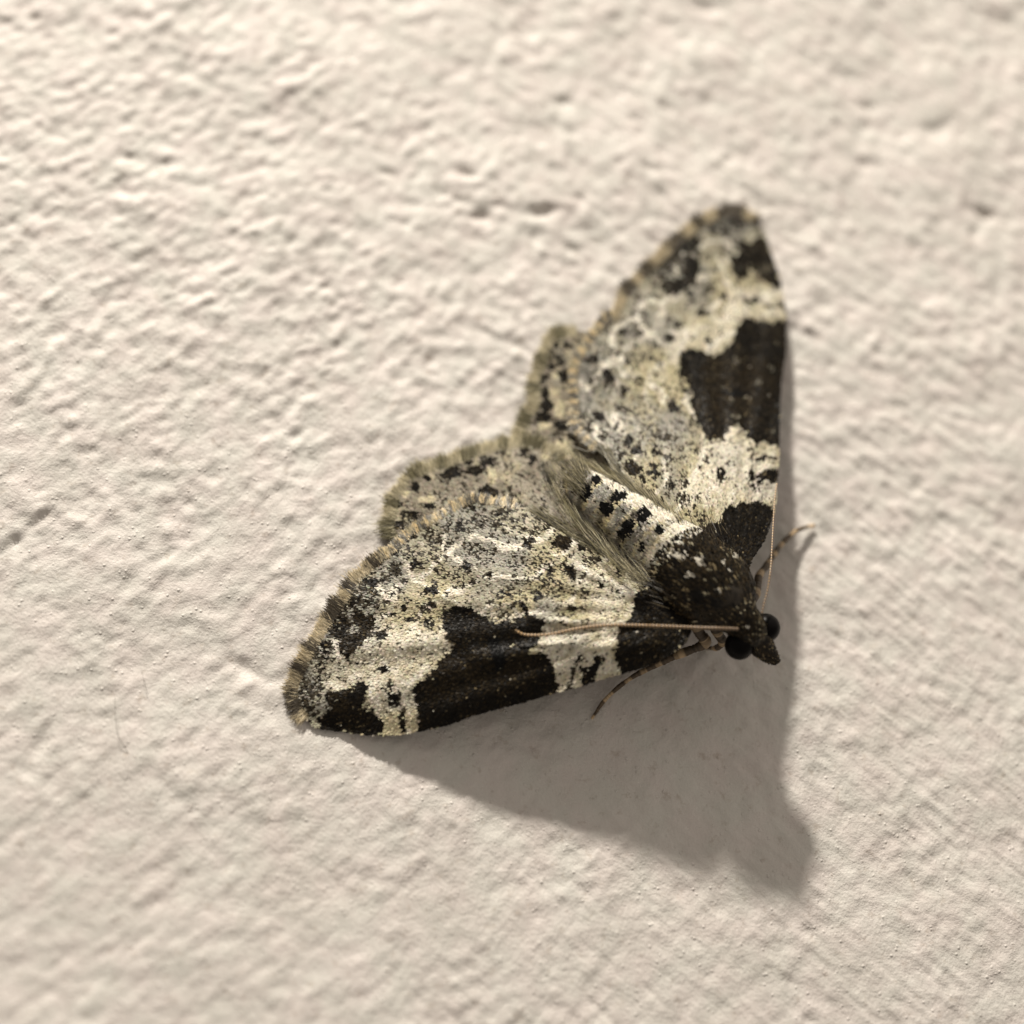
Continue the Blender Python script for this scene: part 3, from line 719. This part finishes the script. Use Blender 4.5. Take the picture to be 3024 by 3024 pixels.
for x, y, rx, ry, d in [(1150, 830, 60, 80, .9), (1500, 890, 64, 46, .9), (1330, 1010, 44, 66, .85), (1880, 1190, 60, 70, .95), (1070, 1285, 60, 50, .92), (1380, 1560, 50, 74, .95), (1480, 1680, 74, 44, .92), (1310, 330, 50, 50, .85), (1680, 470, 40, 60, .7), (970, 650, 100, 50, .85), (1190, 170, 90, 55, .85), (1020, 275, 80, 36, .9),
                        (1350, 630, 40, 50, .7), (940, 900, 40, 60, .7), (850, 1260, 60, 60, .6), (1300, 1210, 90, 40, .7), (1090, 1500, 50, 50, .7), (1220, 1430, 40, 30, .8), (1700, 820, 30, 30, .7), (1740, 690, 50, 50, .5), (1850, 400, 70, 40, .7), (1600, 1110, 100, 30, .4), (1560, 1380, 120, 30, .5), (1700, 1500, 60, 50, .7), (1850, 1520, 90, 40, .7), (1690, 1690, 60, 60, .8), (1830, 1780, 50, 60, .7), (940, 1380, 36, 80, .7), (1130, 240, 50, 40, .7), (720, 500, 60, 40, .7), (1450, 700, 30, 50, .5)]:
    PR.spot(G((x, y))[0], rx * KS['G'], ry * KS['G'], d)
PR.spot(K((1310, 310))[0], 84 * KS['K'], 92 * KS['K'], .98, 'brown')
PR.poly(K((1470, 215), (1520, 250), (1560, 330), (1615, 350), (1560, 425), (1490, 370)), .95)
for x, y, rx, ry, d in [(1450, 565, 50, 36, .9), (1340, 120, 60, 40, .85), (1590, 640, 40, 40, .8), (1260, 20, 50, 50, .95), (1550, 120, 70, 60, .5), (1660, 210, 50, 50, .7), (1820, 620, 80, 60, .6), (1680, 470, 50, 50, .6), (1840, 460, 60, 50, .6), (1100, 140, 40, 40, .4)]:
    PR.spot(K((x, y))[0], rx * KS['K'], ry * KS['K'], d)
PR.poly(C((1245, 480), (1310, 415), (1400, 405), (1470, 385), (1520, 415), (1600, 470), (1590, 550), (1540, 700), (1440, 900), (1350, 950), (1100, 900), (1000, 700), (1090, 590), (1180, 540), (1250, 520)), .988, 'dark', 4, 7)

# small round dots strewn over the pale ground
for P_, W_, cnt in ((PL, LW, 60), (PR, RW, 95)):
    q = W_.sample(34.0); q = q[rng.permutation(len(q))[:cnt]]; front = []
    for c in q:
        front.append(('spot', c, rng.uniform(.6, .92), 'dark', (rng.uniform(4, 8.5), rng.uniform(4, 8.5)), 5.0))
    P_.items[:0] = front

# ---- build the wings ------------------------------------------------------


def make_forewing(wing, pat, label, margin, inner, phase):
    ob = wing.membrane('forewing', moth, M_MEMB, label)
    n = wing.sample(4.3)
    dark0, base = base_fields(n, wing.base, margin)
    col = colour(n, pat, dark0, base)
    p, d, nor = wing.frame(n)
    scales('wing_scales', p, d, nor, 0.082, 0.052, col, M_SCALE, ob, ORIGIN, 0.006, 0.11, 0.22)
    # a looser upper layer, fewer scales
    k = rng.random(len(n)) < 0.45; n2 = n[k] + rng.normal(0, 1.2, (k.sum(), 2)); n2 = n2[inside(n2, wing.poly)]
    dark0, base = base_fields(n2, wing.base, margin); col2 = colour(n2, pat, dark0, base); p, d, nor = wing.frame(n2)
    scales('wing_scales', p, d, nor, 0.075, 0.045, col2, M_SCALE, ob, ORIGIN, 0.014, 0.20, 0.34)
    fringe('wing_fringe', wing, margin, ob, 0.34, 1.8, 96, phase, plain=(.38, .48))
    # long hair along the inner margin
    m_ = resample(inner, 520); t = nrm(np.gradient(m_, axis=0))
    idx = rng.integers(0, len(m_), 1500); side = rng.normal(0, 7, (1500, 1)); keep = rng.random(1500) < .5
    hn = m_[idx] + np.stack([t[idx, 1], -t[idx, 0]], 1) * side
    hp = wing.X(hn); q = wing.X(hn + t[idx] * 20); _, _, nor = wing.frame(hn)
    c = np.where(rng.random((1500, 1)) < .6, OLIVE * 0.7, np.where(rng.random((1500, 1)) < .4, CREAM * .9, MID * .6)) * rng.uniform(.4, 1.1, (1500, 1))
    scales('wing_hair', hp[keep], nrm(q - hp)[keep], nor[keep], rng.uniform(.25, .6, keep.sum()), 0.014, np.clip(c, 0, .9)[keep], M_HAIR, ob, ORIGIN, .02, .05, .22, .3)
    return ob


L_margin = cat(E_((1310, 930), (1130, 905), (950, 880), (780, 955), (620, 1055), (430, 1155), (300, 1295), (130, 1425)),
               I_((930, 60), (860, 210), (720, 420), (630, 540), (510, 740), (430, 880), (350, 1060), (270, 1200), (245, 1290), (240, 1400), (300, 1540), (380, 1620)))
R_margin = cat(G((1000, 1640), (850, 1500), (760, 1400), (740, 1280), (740, 1120), (740, 980), (740, 820), (740, 690), (820, 560), (900, 420), (980, 300), (1080, 180)),
               A((640, 780), (700, 640), (800, 540), (900, 440), (1000, 340), (1100, 260)), F((450, 420), (600, 330), (780, 300), (900, 270), (1020, 330), (1090, 420)))
L_inner = cat(C((850, 930), (690, 850)), K((1150, 1270), (1000, 1160), (773, 1050), (540, 900), (330, 770)))
R_inner = cat(C((1060, 760), (1000, 640)), K((1700, 830), (1480, 620), (1290, 480), (1150, 330)), G((1130, 1690), (960, 1600)))
fl = make_forewing(LW, PL, 'forewing with the dark costal patch, nearest the shadow on the wall', L_margin, L_inner, 0.15)
fr = make_forewing(RW, PR, 'forewing pointing up the wall, its tip softly out of focus', R_margin, R_inner, 0.45)


def make_hindwing(wing, label, margin, dots, pale, phase):
    ob = wing.membrane('hindwing', moth, M_MEMB, label, 40)
    n = wing.sample(4.6)
    a = vnoise(n, 45, 71)[:, None]
    base = np.array([.30, .262, .20]) * (1 - a) + np.array([.46, .42, .335]) * a
    base = base + (CREAM * .8 - base) * (sstep(.62, .85, vnoise(n, 30, 75)) * .7)[:, None]
    dark0 = 0.10 + .58 * sstep(.50, .72, vnoise(n, 9, 72) * .5 + vnoise(n, 24, 73) * .5)
    P_ = Pattern()
    for c, rx, ry in dots:
        P_.spot(c, rx, ry, .95)
    for c, rx, ry in pale:
        P_.spot(c, rx, ry, .03, 'cream')
    col = colour(n, P_, dark0, base)
    p, d, nor = wing.frame(n)
    scales('wing_scales', p, d, nor, 0.085, 0.05, col, M_SCALE, ob, ORIGIN, 0.006, 0.2, 0.25)
    fringe('wing_fringe', wing, margin, ob, 0.36, 1.8, 96, phase, CREAM * 0.85, OLIVE * .5, .02)
    return ob


kE, kG = KS['E'], KS['G']
hl_dots = [(E_((x, y))[0], rx * kE, ry * kE) for x, y, rx, ry in [(370, 940, 50, 30), (510, 800, 36, 44), (590, 725, 50, 22), (810, 640, 50, 34), (910, 600, 34, 18), (1170, 505, 32, 30), (1385, 520, 30, 40), (1450, 590, 30, 50), (480, 1030, 60, 32), (360, 1110, 60, 40), (280, 1180, 40, 28), (800, 690, 70, 40), (1080, 600, 70, 50), (980, 670, 80, 40), (1600, 740, 30, 50), (1090, 850, 80, 60), (620, 960, 50, 30)]]
hl_pale = [(E_((x, y))[0], rx * kE, ry * kE) for x, y, rx, ry in [(1130, 720, 40, 70), (1560, 560, 60, 30), (1680, 510, 60, 40), (600, 900, 60, 30), (420, 860, 30, 30)]]
hr_dots = [(G((x, y))[0], rx * kG, ry * kG) for x, y, rx, ry in [(560, 450, 60, 40), (505, 580, 32, 70), (510, 720, 60, 40), (410, 865, 48, 46), (445, 1175, 60, 66), (430, 1030, 60, 80), (640, 1390, 70, 66), (610, 650, 60, 60), (700, 480, 60, 50), (420, 1300, 90, 60), (640, 820, 50, 90), (200, 1690, 40, 60), (280, 1790, 40, 60)]]
hr_pale = [(G((x, y))[0], rx * kG, ry * kG) for x, y, rx, ry in [(540, 825, 44, 36), (420, 1740, 90, 40), (620, 1620, 60, 60), (700, 1720, 80, 36), (590, 1200, 60, 90), (560, 1040, 50, 60), (450, 1400, 70, 40)]]
HL_margin = cat(E_((1680, 600), (1600, 500), (1480, 440), (1340, 430), (1200, 450), (1000, 500), (750, 600), (560, 650), (430, 720), (330, 850), (300, 960)), B((752, 610), (770, 680)))
HR_margin = cat(G((140, 1560), (150, 1420), (230, 1260), (310, 1130), (310, 1000), (300, 900), (330, 760), (420, 620), (420, 480), (480, 390), (640, 320), (760, 300)))
make_hindwing(HL, 'greyish scalloped hindwing showing beyond the lower forewing', HL_margin, hl_dots, hl_pale, .2)
make_hindwing(HR, 'greyish scalloped hindwing showing beside the upper forewing', HR_margin, hr_dots, hr_pale, .6)

# ---- body -----------------------------------------------------------------
spine = [  # n-map x, y, centre height, half width, half depth
    (*D_((1290, 1290))[0], 2.66, .10, .10), (*D_((1245, 1245))[0], 2.70, .33, .36), (*D_((1180, 1175))[0], 2.78, .47, .45), (*D_((1110, 1090))[0], 2.82, .50, .48), (*D_((1050, 1020))[0], 2.78, .66, .64),
    (*D_((960, 920))[0], 2.70, .98, .86), (*D_((820, 780))[0], 2.62, 1.18, .96), (*D_((680, 660))[0], 2.52, 1.16, .98), (*D_((540, 540))[0], 2.36, 1.08, 1.02), (*K((1720, 1200))[0], 2.22, 1.0, 1.0),
    (*K((1560, 1070))[0], 2.12, .92, .88), (*K((1350, 890))[0], 1.98, .76, .72), (*K((1120, 730))[0], 1.80, .66, .66), (*K((900, 570))[0], 1.56, .54, .56), (*K((770, 475))[0], 1.36, .44, .46), (*K((690, 415))[0], 1.22, .32, .34), (*K((630, 370))[0], 1.12, .10, .10)]
spine = np.array(spine)
pth = resample(np.c_[unproj(spine[:, :2], spine[:, 2]), spine[:, 3:]], 90)
bp, bw, bh = pth[:, :3], pth[:, 3], pth[:, 4]
arc = np.r_[0, np.cumsum(np.linalg.norm(np.diff(bp, axis=0), axis=1))]
# abdominal rings: a shallow waist between segments
ab0 = arc[np.argmin(np.linalg.norm(bp - unproj(K((1790, 1290)), 2.28)[0], axis=1))]
seg = np.where(arc > ab0, 1 - 0.11 * ((arc - ab0) / 0.80 % 1.0) ** 3, 1.0)
bw, bh = bw * seg, bh * seg
T = nrm(np.gradient(bp, axis=0)); S = nrm(np.cross(T, [0, 0, 1.0])); U = np.cross(S, T)
NS = 40; ang = np.linspace(0, 2 * math.pi, NS, endpoint=False)
ringV = bp[:, None] + np.cos(ang)[None, :, None] * S[:, None] * bw[:, None, None] + np.sin(ang)[None, :, None] * U[:, None] * bh[:, None, None]
lump = 1 + 0.035 * np.sin(ang * 3)[None] * np.sin(arc * 3.3)[:, None]
ringV = bp[:, None] + (ringV - bp[:, None]) * lump[..., None]
bf = grid_faces(len(bp), NS, True)
mi = (np.repeat(arc[:-1], NS) > ab0).astype(int)
body = mesh_obj('body', ringV.reshape(-1, 3), bf, [M_BODY, M_ABD], moth, None, True, ORIGIN, mi)
body['label'] = 'dark furry thorax tapering to a pale grey abdomen with black spots'


def body_points(count, s0, s1, arange=(-0.1 * math.pi, 1.1 * math.pi)):
    s = rng.uniform(s0, s1, count); a = rng.uniform(*arange, count)
    f = np.interp(s, arc, np.arange(len(arc))); i = np.clip(f.astype(int), 0, len(arc) - 2); t = (f - i)[:, None]
    lerp = lambda Q: Q[i] * (1 - t) + Q[i + 1] * t
    P, SS, UU, TT = lerp(bp), lerp(S), lerp(U), lerp(T)
    wv = np.interp(s, arc, bw)[:, None]; hv = np.interp(s, arc, bh)[:, None]
    ca, sa = np.cos(a)[:, None], np.sin(a)[:, None]
    nor = nrm(SS * ca * hv + UU * sa * wv)
    return P + SS * ca * wv + UU * sa * hv, TT, nor, s, a


# thorax and head coat: long shaggy scales swept back
p, d, nor, s, a = body_points(15000, arc[1], ab0 + 0.10)
n = proj(p); kk = len(p)
col = BLACK * rng.uniform(.6, 2.2, (kk, 1)); v = rng.random(kk)
col = np.where((v < .5)[:, None], BROWN * rng.uniform(.4, 1.9, (kk, 1)), col)
fl_ = sstep(.5, .8, vnoise(n, 24, 81))
col = np.where((v > 1 - .025 - .16 * fl_)[:, None], GOLD * rng.uniform(.5, 1.4, (kk, 1)), col)
col = np.where((v > 1 - .012 - .05 * fl_)[:, None], CREAM * .8 * rng.uniform(.5, 1.1, (kk, 1)), col)
for c, rx, ry in [(D_((710, 530))[0], 15, 12), (D_((630, 660))[0], 17, 8), (D_((1055, 485))[0], 5, 8), (D_((945, 540))[0], 5, 14), (D_((890, 820))[0], 12, 4), (D_((480, 1090))[0], 10, 5), (D_((1000, 620))[0], 5, 12), (D_((520, 480))[0], 22, 10), (D_((1170, 1145))[0], 5, 4)]:
    e = np.hypot((n[:, 0] - c[0]) / rx, (n[:, 1] - c[1]) / ry) + rng.normal(0, .4, kk)
    col = np.where((e < .75)[:, None], WHITE * rng.uniform(.55, 1.05, (kk, 1)), col)
bald = np.zeros(kk)
for c, r_ in [(D_((690, 860))[0], 25), (D_((870, 920))[0], 21), (D_((1035, 915))[0], 20)]:
    bald = np.maximum(bald, 1 - sstep(.75, 1.0, np.hypot(*(n - c).T) / r_))
keep = rng.random(kk) > bald * .75
col = np.where((bald > .4)[:, None], BLACK * .6, col)
ln = np.where(s < arc[14], .09, .14)
scales('body_scales', p[keep], (d + nor * 0.15)[keep], nor[keep], ln[keep], 0.048, np.clip(col, .002, .9)[keep], M_BODYSCALE, body, ORIGIN, .01, .30, .45)

# abdomen coat
p, d, nor, s, a = body_points(15000, ab0 - .1, arc[-2])
n = proj(p); kk = len(p)
side_ = ((n - K((1350, 880))[0]) @ np.array([.653, -.757])) + 14 * (vnoise(n, 20, 91) - .5)
ring = ((s - ab0) / 0.80 + .12 * (vnoise(n, 16, 93) - .5)) % 1.0
tone = np.where((ring > .74)[:, None], CREAM * 1.1, np.where((ring < .16)[:, None], MID * 1.1, np.where((vnoise(n, 18, 94) > .38)[:, None], GREY * 1.3, WHITE * .8)))
base = np.where((side_ > 24)[:, None], WHITE, tone) * rng.normal(1, .10, (kk, 1))  # the lit right flank is put into the colour as white
dark = .05 + .25 * sstep(.6, .8, vnoise(n, 12, 92))
Pa = Pattern()
for x, y, rx, ry, dn in [(820, 560, 62, 52, .97), (1160, 610, 66, 40, .97), (1040, 720, 64, 56, .97), (930, 445, 50, 34, .95), (1590, 950, 44, 50, .75), (1420, 1100, 56, 50, .75), (1700, 1110, 40, 40, .4), (1620, 1190, 40, 34, .5)]:
    Pa.spot(K((x, y))[0], rx * 1.12 * KS['K'], ry * 1.25 * KS['K'], dn, 'deep')
Pa.poly(K((1180, 960), (1240, 850), (1330, 840), (1350, 930), (1330, 1000), (1260, 1100), (1190, 1050)), .97, 'deep', 4, 6)
Pa.poly(K((1330, 810), (1360, 740), (1440, 735), (1530, 810), (1480, 870), (1400, 890), (1340, 860)), .97, 'deep', 4, 6)
Pa.poly(K((1180, 1100), (1300, 1000), (1450, 950), (1360, 1130), (1290, 1250)), .1, 'mid', 8)
Pa.poly(K((900, 830), (960, 720), (1000, 760), (960, 850), (1150, 960), (1080, 1060)), .15, 'olive', 8)
Pa.poly(K((1500, 1000), (1800, 960), (1900, 1150), (1850, 1260), (1450, 1330), (1330, 1250)), .04, 'white', 14)
Pa.line(K((1130, 960), (1290, 790), (1340, 740)), 5, .02, 'cream'); Pa.line(K((1310, 1230), (1390, 1080), (1520, 930), (1620, 880)), 6, .02, 'cream'); Pa.line(K((900, 800), (960, 720), (1040, 640), (1130, 560)), 4, .02, 'cream')
col = colour(n, Pa, dark, base)
scales('body_scales', p, d, nor, .12, .05, col, M_BODYSCALE, body, ORIGIN, .01, .30, .40)

# tufts of hair from the thorax over the wing roots
for centre, wing, aim in ((C((880, 900))[0], LW, np.array([-1, -.55])), (C((1110, 680))[0], RW, np.array([-.45, -1]))):
    kk = 260
    hn = centre + rng.normal(0, 1, (kk, 2)) * [34, 30]
    hp = wing.X(hn); hp[:, 2] += .12 + rng.uniform(0, .25, kk)
    a2 = aim + rng.normal(0, .25, (kk, 2)); q = wing.X(hn + a2 * 20); q[:, 2] += .12
    _, _, nor = wing.frame(hn)
    c = np.where(rng.random((kk, 1)) < .55, BROWN, np.where(rng.random((kk, 1)) < .35, GOLD * .5, BLACK)) * rng.uniform(.5, 1.3, (kk, 1))
    scales('thorax_hair', hp, nrm(q - hp), nor, rng.uniform(.25, .6, kk), .018, np.clip(c, 0, 1), M_HAIR, body, ORIGIN, .02, .05, .3, .3)

# the tail end disappears under converging hair
kk = 420
hn = K((800, 480))[0] + rng.normal(0, 1, (kk, 2)) * [16, 15]
dn = np.array([-.80, -.60]) + rng.normal(0, .22, (kk, 2))
up = 2.02 - .0042 * np.linalg.norm(hn - K((860, 520))[0], axis=1) + rng.normal(0, .04, kk)
hp = unproj(hn, up); q = unproj(hn + dn * 20, up - .13)
c = np.where(rng.random((kk, 1)) < .4, OLIVE * .75, np.where(rng.random((kk, 1)) < .5, CREAM * .85, MID * .7)) * rng.uniform(.5, 1.1, (kk, 1))
scales('tail_hair', hp, nrm(q - hp), np.tile([0, 0, 1.0], (kk, 1)), rng.uniform(.35, .9, kk), .013, np.clip(c, 0, .9), M_HAIR, body, ORIGIN, 0, 0, .2, .3)

# hair tufts beside the abdomen, from the hindwing roots to the tail
for line, wing, lab in ((cat(K((1440, 1500), (1230, 1330), (1010, 1130), (800, 930), (610, 690), (490, 480), (380, 300))), HL, 0),
                        (cat(K((1920, 1040), (1740, 850), (1520, 660), (1270, 490), (1020, 350), (800, 250), (700, 180))), HR, 1)):
    m_ = resample(line, 600); t = nrm(np.gradient(m_, axis=0)); kk = 620
    idx = rng.integers(0, 590, kk); side = rng.normal(0, 1, (kk, 1)) * (11 if lab == 0 else 7)
    hn = m_[idx] + np.stack([t[idx, 1], -t[idx, 0]], 1) * side
    up = np.interp(idx / 600.0, [0, .15, .5, .85, 1], [2.95, 2.65, 2.0, 1.3, .9]) + rng.normal(0, .03, kk) - .004 * np.abs(side[:, 0])
    dn = t[idx] + rng.normal(0, .03, (kk, 2))
    hp = unproj(hn, up); q = unproj(hn + dn * 20, up - .09)
    nor = np.tile([0, 0, 1.0], (kk, 1))
    cn = vnoise(np.c_[side[:, 0] * 5, idx / 14.0], 14, 77)[:, None]
    c = np.where(cn < .45, MID * .32, np.where(cn < .62, OLIVE * .8, CREAM * 1.05)) * rng.uniform(.5, 1.2, (kk, 1))
    scales('side_hair', hp, nrm(q - hp), nor, rng.uniform(.3, .75, kk), .010, np.clip(c * 1.15, 0, .9), M_HAIR, body, ORIGIN, 0, .0, .20, .3)


# ---- head pieces -----------------------------------------------------------
def eye(cn, h, r, label):
    c = unproj([cn], h)[0]; nu, nv = 26, 40
    th = np.linspace(0.02, math.pi - .02, nu); ph = np.linspace(0, 2 * math.pi, nv, endpoint=False)
    th, ph = np.meshgrid(th, ph, indexing='ij')
    V = c + r * np.stack([np.sin(th) * np.cos(ph), np.sin(th) * np.sin(ph), np.cos(th)], -1).reshape(-1, 3)
    ob = mesh_obj('eye', V, grid_faces(nu, nv, True)[:, ::-1], M_EYE, moth, None, True, ORIGIN)
    ob['label'] = label
    return ob


eye(D_((1073, 1305))[0], 2.62, .405, 'large round black eye facing the shadow')
eye(D_((1325, 1140))[0], 2.56, .40, 'far black eye half hidden behind the head')


def palp():
    a = unproj(D_((1240, 1250)), 2.62)[0]; b = unproj(D_((1330, 1365)), 2.42)[0]; c = unproj(D_((1415, 1450)), 2.22)[0]
    pts = resample(np.array([a, b, c]), 24); t = np.linspace(0, 1, 24)
    r = np.interp(t, [0, .3, .7, 1], [.34, .30, .19, .07])
    V, Fc = tube(pts, r, 20)
    ob = mesh_obj('palp', V, Fc, M_BODY, moth, None, True, ORIGIN)
    kk = 2600; i = rng.integers(0, 23, kk); f = rng.random((kk, 1)); P = pts[i] * (1 - f) + pts[i + 1] * f
    rr = r[i]; an = rng.uniform(0, 2 * math.pi, kk)
    tt = nrm(c[None] - a[None])[0]; s_ = np.cross(tt, [0, 0, 1.0]); s_ /= np.linalg.norm(s_); u_ = np.cross(s_, tt)
    nor = np.cos(an)[:, None] * s_ + np.sin(an)[:, None] * u_
    v = rng.random(kk)
    col = np.where((v < .55)[:, None], BROWN * rng.uniform(.4, 1.5, (kk, 1)), BLACK * rng.uniform(.7, 2.2, (kk, 1)))
    col = np.where((v > .90)[:, None], GOLD * rng.uniform(.5, 1.3, (kk, 1)), col)
    scales('palp_scales', P + nor * rr[:, None], np.tile(tt, (kk, 1)), nor, .085, .04, col, M_BODYSCALE, ob, ORIGIN, .006, .25, .4)


palp()
M_ANT = scale_material('antenna_skin', 0.38, 0.0, 0.6)


def antenna(n, h, label, r0, r1):
    pts = resample(unproj(n, h), 700); k = len(pts)
    s = np.r_[0, np.cumsum(np.linalg.norm(np.diff(pts, axis=0), axis=1))]
    t = s / s[-1]
    bead = 0.86 + 0.14 * np.abs(np.sin(np.pi * s / 0.095))
    r = (r0 + (r1 - r0) * t ** 1.3) * bead
    V, Fc = tube(pts, r, 8)
    ring = np.r_[0, np.sin(np.pi * s / 0.095) ** 2, 0]
    c = np.array([.10, .066, .038])[None] * (0.5 + 1.2 * ring[:, None]) + np.array([.42, .27, .12])[None] * (np.r_[0, t, 1] ** .8)[:, None] * ring[:, None]  # golden rings, with the sparkle of the beads painted in towards the tip
    ob = mesh_obj('antenna', V, Fc, M_ANT, moth, np.repeat(c, 8, 0), True, ORIGIN)
    ob['label'] = label


nl = cat(D_((1065, 1152), (900, 1145), (700, 1140)), C((900, 1180), (600, 1172), (420, 1182), (280, 1205), (150, 1232)), B((1600, 1272), (1550, 1265), (1512, 1244)))
hl_ = LW.h(resample(nl, 300)); hh = np.interp(np.linspace(0, 1, 300), np.linspace(0, 1, 300), hl_)
nn = resample(nl, 300)
lift = np.interp(np.linspace(0, 1, 300), [0, .12, .4, .8, 1], [.45, .42, .34, .26, .22])
top = np.interp(np.linspace(0, 1, 300), [0, .10, .35, 1], [3.22, 3.20, 2.95, 2.30])
antenna(nn, np.where(np.linspace(0, 1, 300) < .35, np.maximum(top, hh + .2), hh + lift)[:], 'thin brown antenna laid back across the lower forewing', .054, .036)
nr = cat(D_((1287, 1005), (1310, 900), (1345, 760), (1372, 560), (1383, 380), (1390, 250)), C((1583, 380), (1598, 270)))
antenna(resample(nr, 200), np.interp(np.linspace(0, 1, 200), [0, .3, .6, 1], [3.2, 3.1, 2.75, 2.2]), 'antenna raised along the leading edge of the upper wing', .030, .018)

M_LEG = scale_material('leg_skin', 0.5, 0.0, 0.4)


def leg(n, h, rad, label, bands=True):
    n = np.asarray(n, float)
    pts = resample(np.c_[unproj(n, np.asarray(h, float)), np.asarray(rad, float)], 150)
    s = np.r_[0, np.cumsum(np.linalg.norm(np.diff(pts[:, :3], axis=0), axis=1))]
    r = pts[:, 3] * (1 + .10 * np.sin(s * 9)) * (1 + .05 * rng.normal(size=len(s)))
    V, Fc = tube(pts[:, :3], r, 10)
    ph = (s / .62 + .25 + .25 * np.sin(s * 2.3)) % 1.0
    dk = (ph < .62)[:, None]
    c = np.where(dk, [.075, .054, .033], [.36, .265, .16]) * np.linspace(.7, 1.6, len(dk))[:, None]
    c = c * (0.6 + .8 * rng.random((len(c), 1)))
    c = np.vstack([c[:1], c, c[-1:]])
    ob = mesh_obj('leg', V, Fc, M_LEG, moth, np.repeat(c, 10, 0), True, ORIGIN)
    if label:
        ob['label'] = label
    return ob


leg(cat(D_((640, 1060), (690, 1180), (745, 1285)), C((1010, 1345), (880, 1398), (780, 1450), (700, 1490), (600, 1560), (500, 1655), (425, 1765))),
    [2.3, 2.0, 1.75, 1.45, 1.15, .90, .72, .48, .25, .06], [.16, .16, .15, .12, .11, .085, .07, .065, .055, .04], 'banded leg reaching down into the shadow')
leg(D_((1080, 900), (1190, 880), (1240, 760), (1265, 640), (1340, 540), (1450, 375), (1590, 235), (1700, 185), (1790, 168)),
    [2.1, 1.9, 1.62, 1.35, 1.08, .68, .34, .18, .07], [.15, .15, .13, .11, .10, .085, .07, .06, .05], 'banded leg stretched out past the upper wing')
leg(D_((840, 1120), (880, 1210), (915, 1270), (860, 1330), (760, 1330)), [2.2, 1.85, 1.5, .8, .06], [.15, .14, .12, .08, .05], None)
leg(D_((1130, 820), (1180, 780), (1150, 700)), [2.1, 1.5, .06], [.14, .10, .05], None)
leg(D_((480, 900), (300, 860), (150, 700), (60, 660)), [1.9, 1.5, .6, .06], [.16, .12, .07, .04], None)
leg(D_((720, 520), (700, 330), (660, 200), (640, 120)), [1.9, 1.5, .6, .06], [.16, .12, .07, .04], None)


# ================================================================ stray fibres on the plaster
def fibre(n, h, r, label):
    n = np.asarray(n, float); o = unproj(n[-1:], 0)[0]
    pts = resample(unproj(n, np.asarray(h, float)), 40)
    V, Fc = tube(pts, np.linspace(r * .5, r, 40), 6)
    ob = mesh_obj('fibre', V, Fc, M_LINT, None, None, True, o)
    tag(ob, label, 'fibre', 'stray fibres on the plaster')


fibre([(339, 2059), (341, 2111), (346, 2162), (358, 2190), (383, 2230)], [.25, .25, .2, .12, .03], .008, 'fine grey hair stuck to the wall, curving to a dark smudge')
fibre([(417, 1981), (424, 2006), (430, 2027), (436, 2050)], [.12, .14, .12, .05], .006, 'short faint fibre above the longer grey hair on the wall')
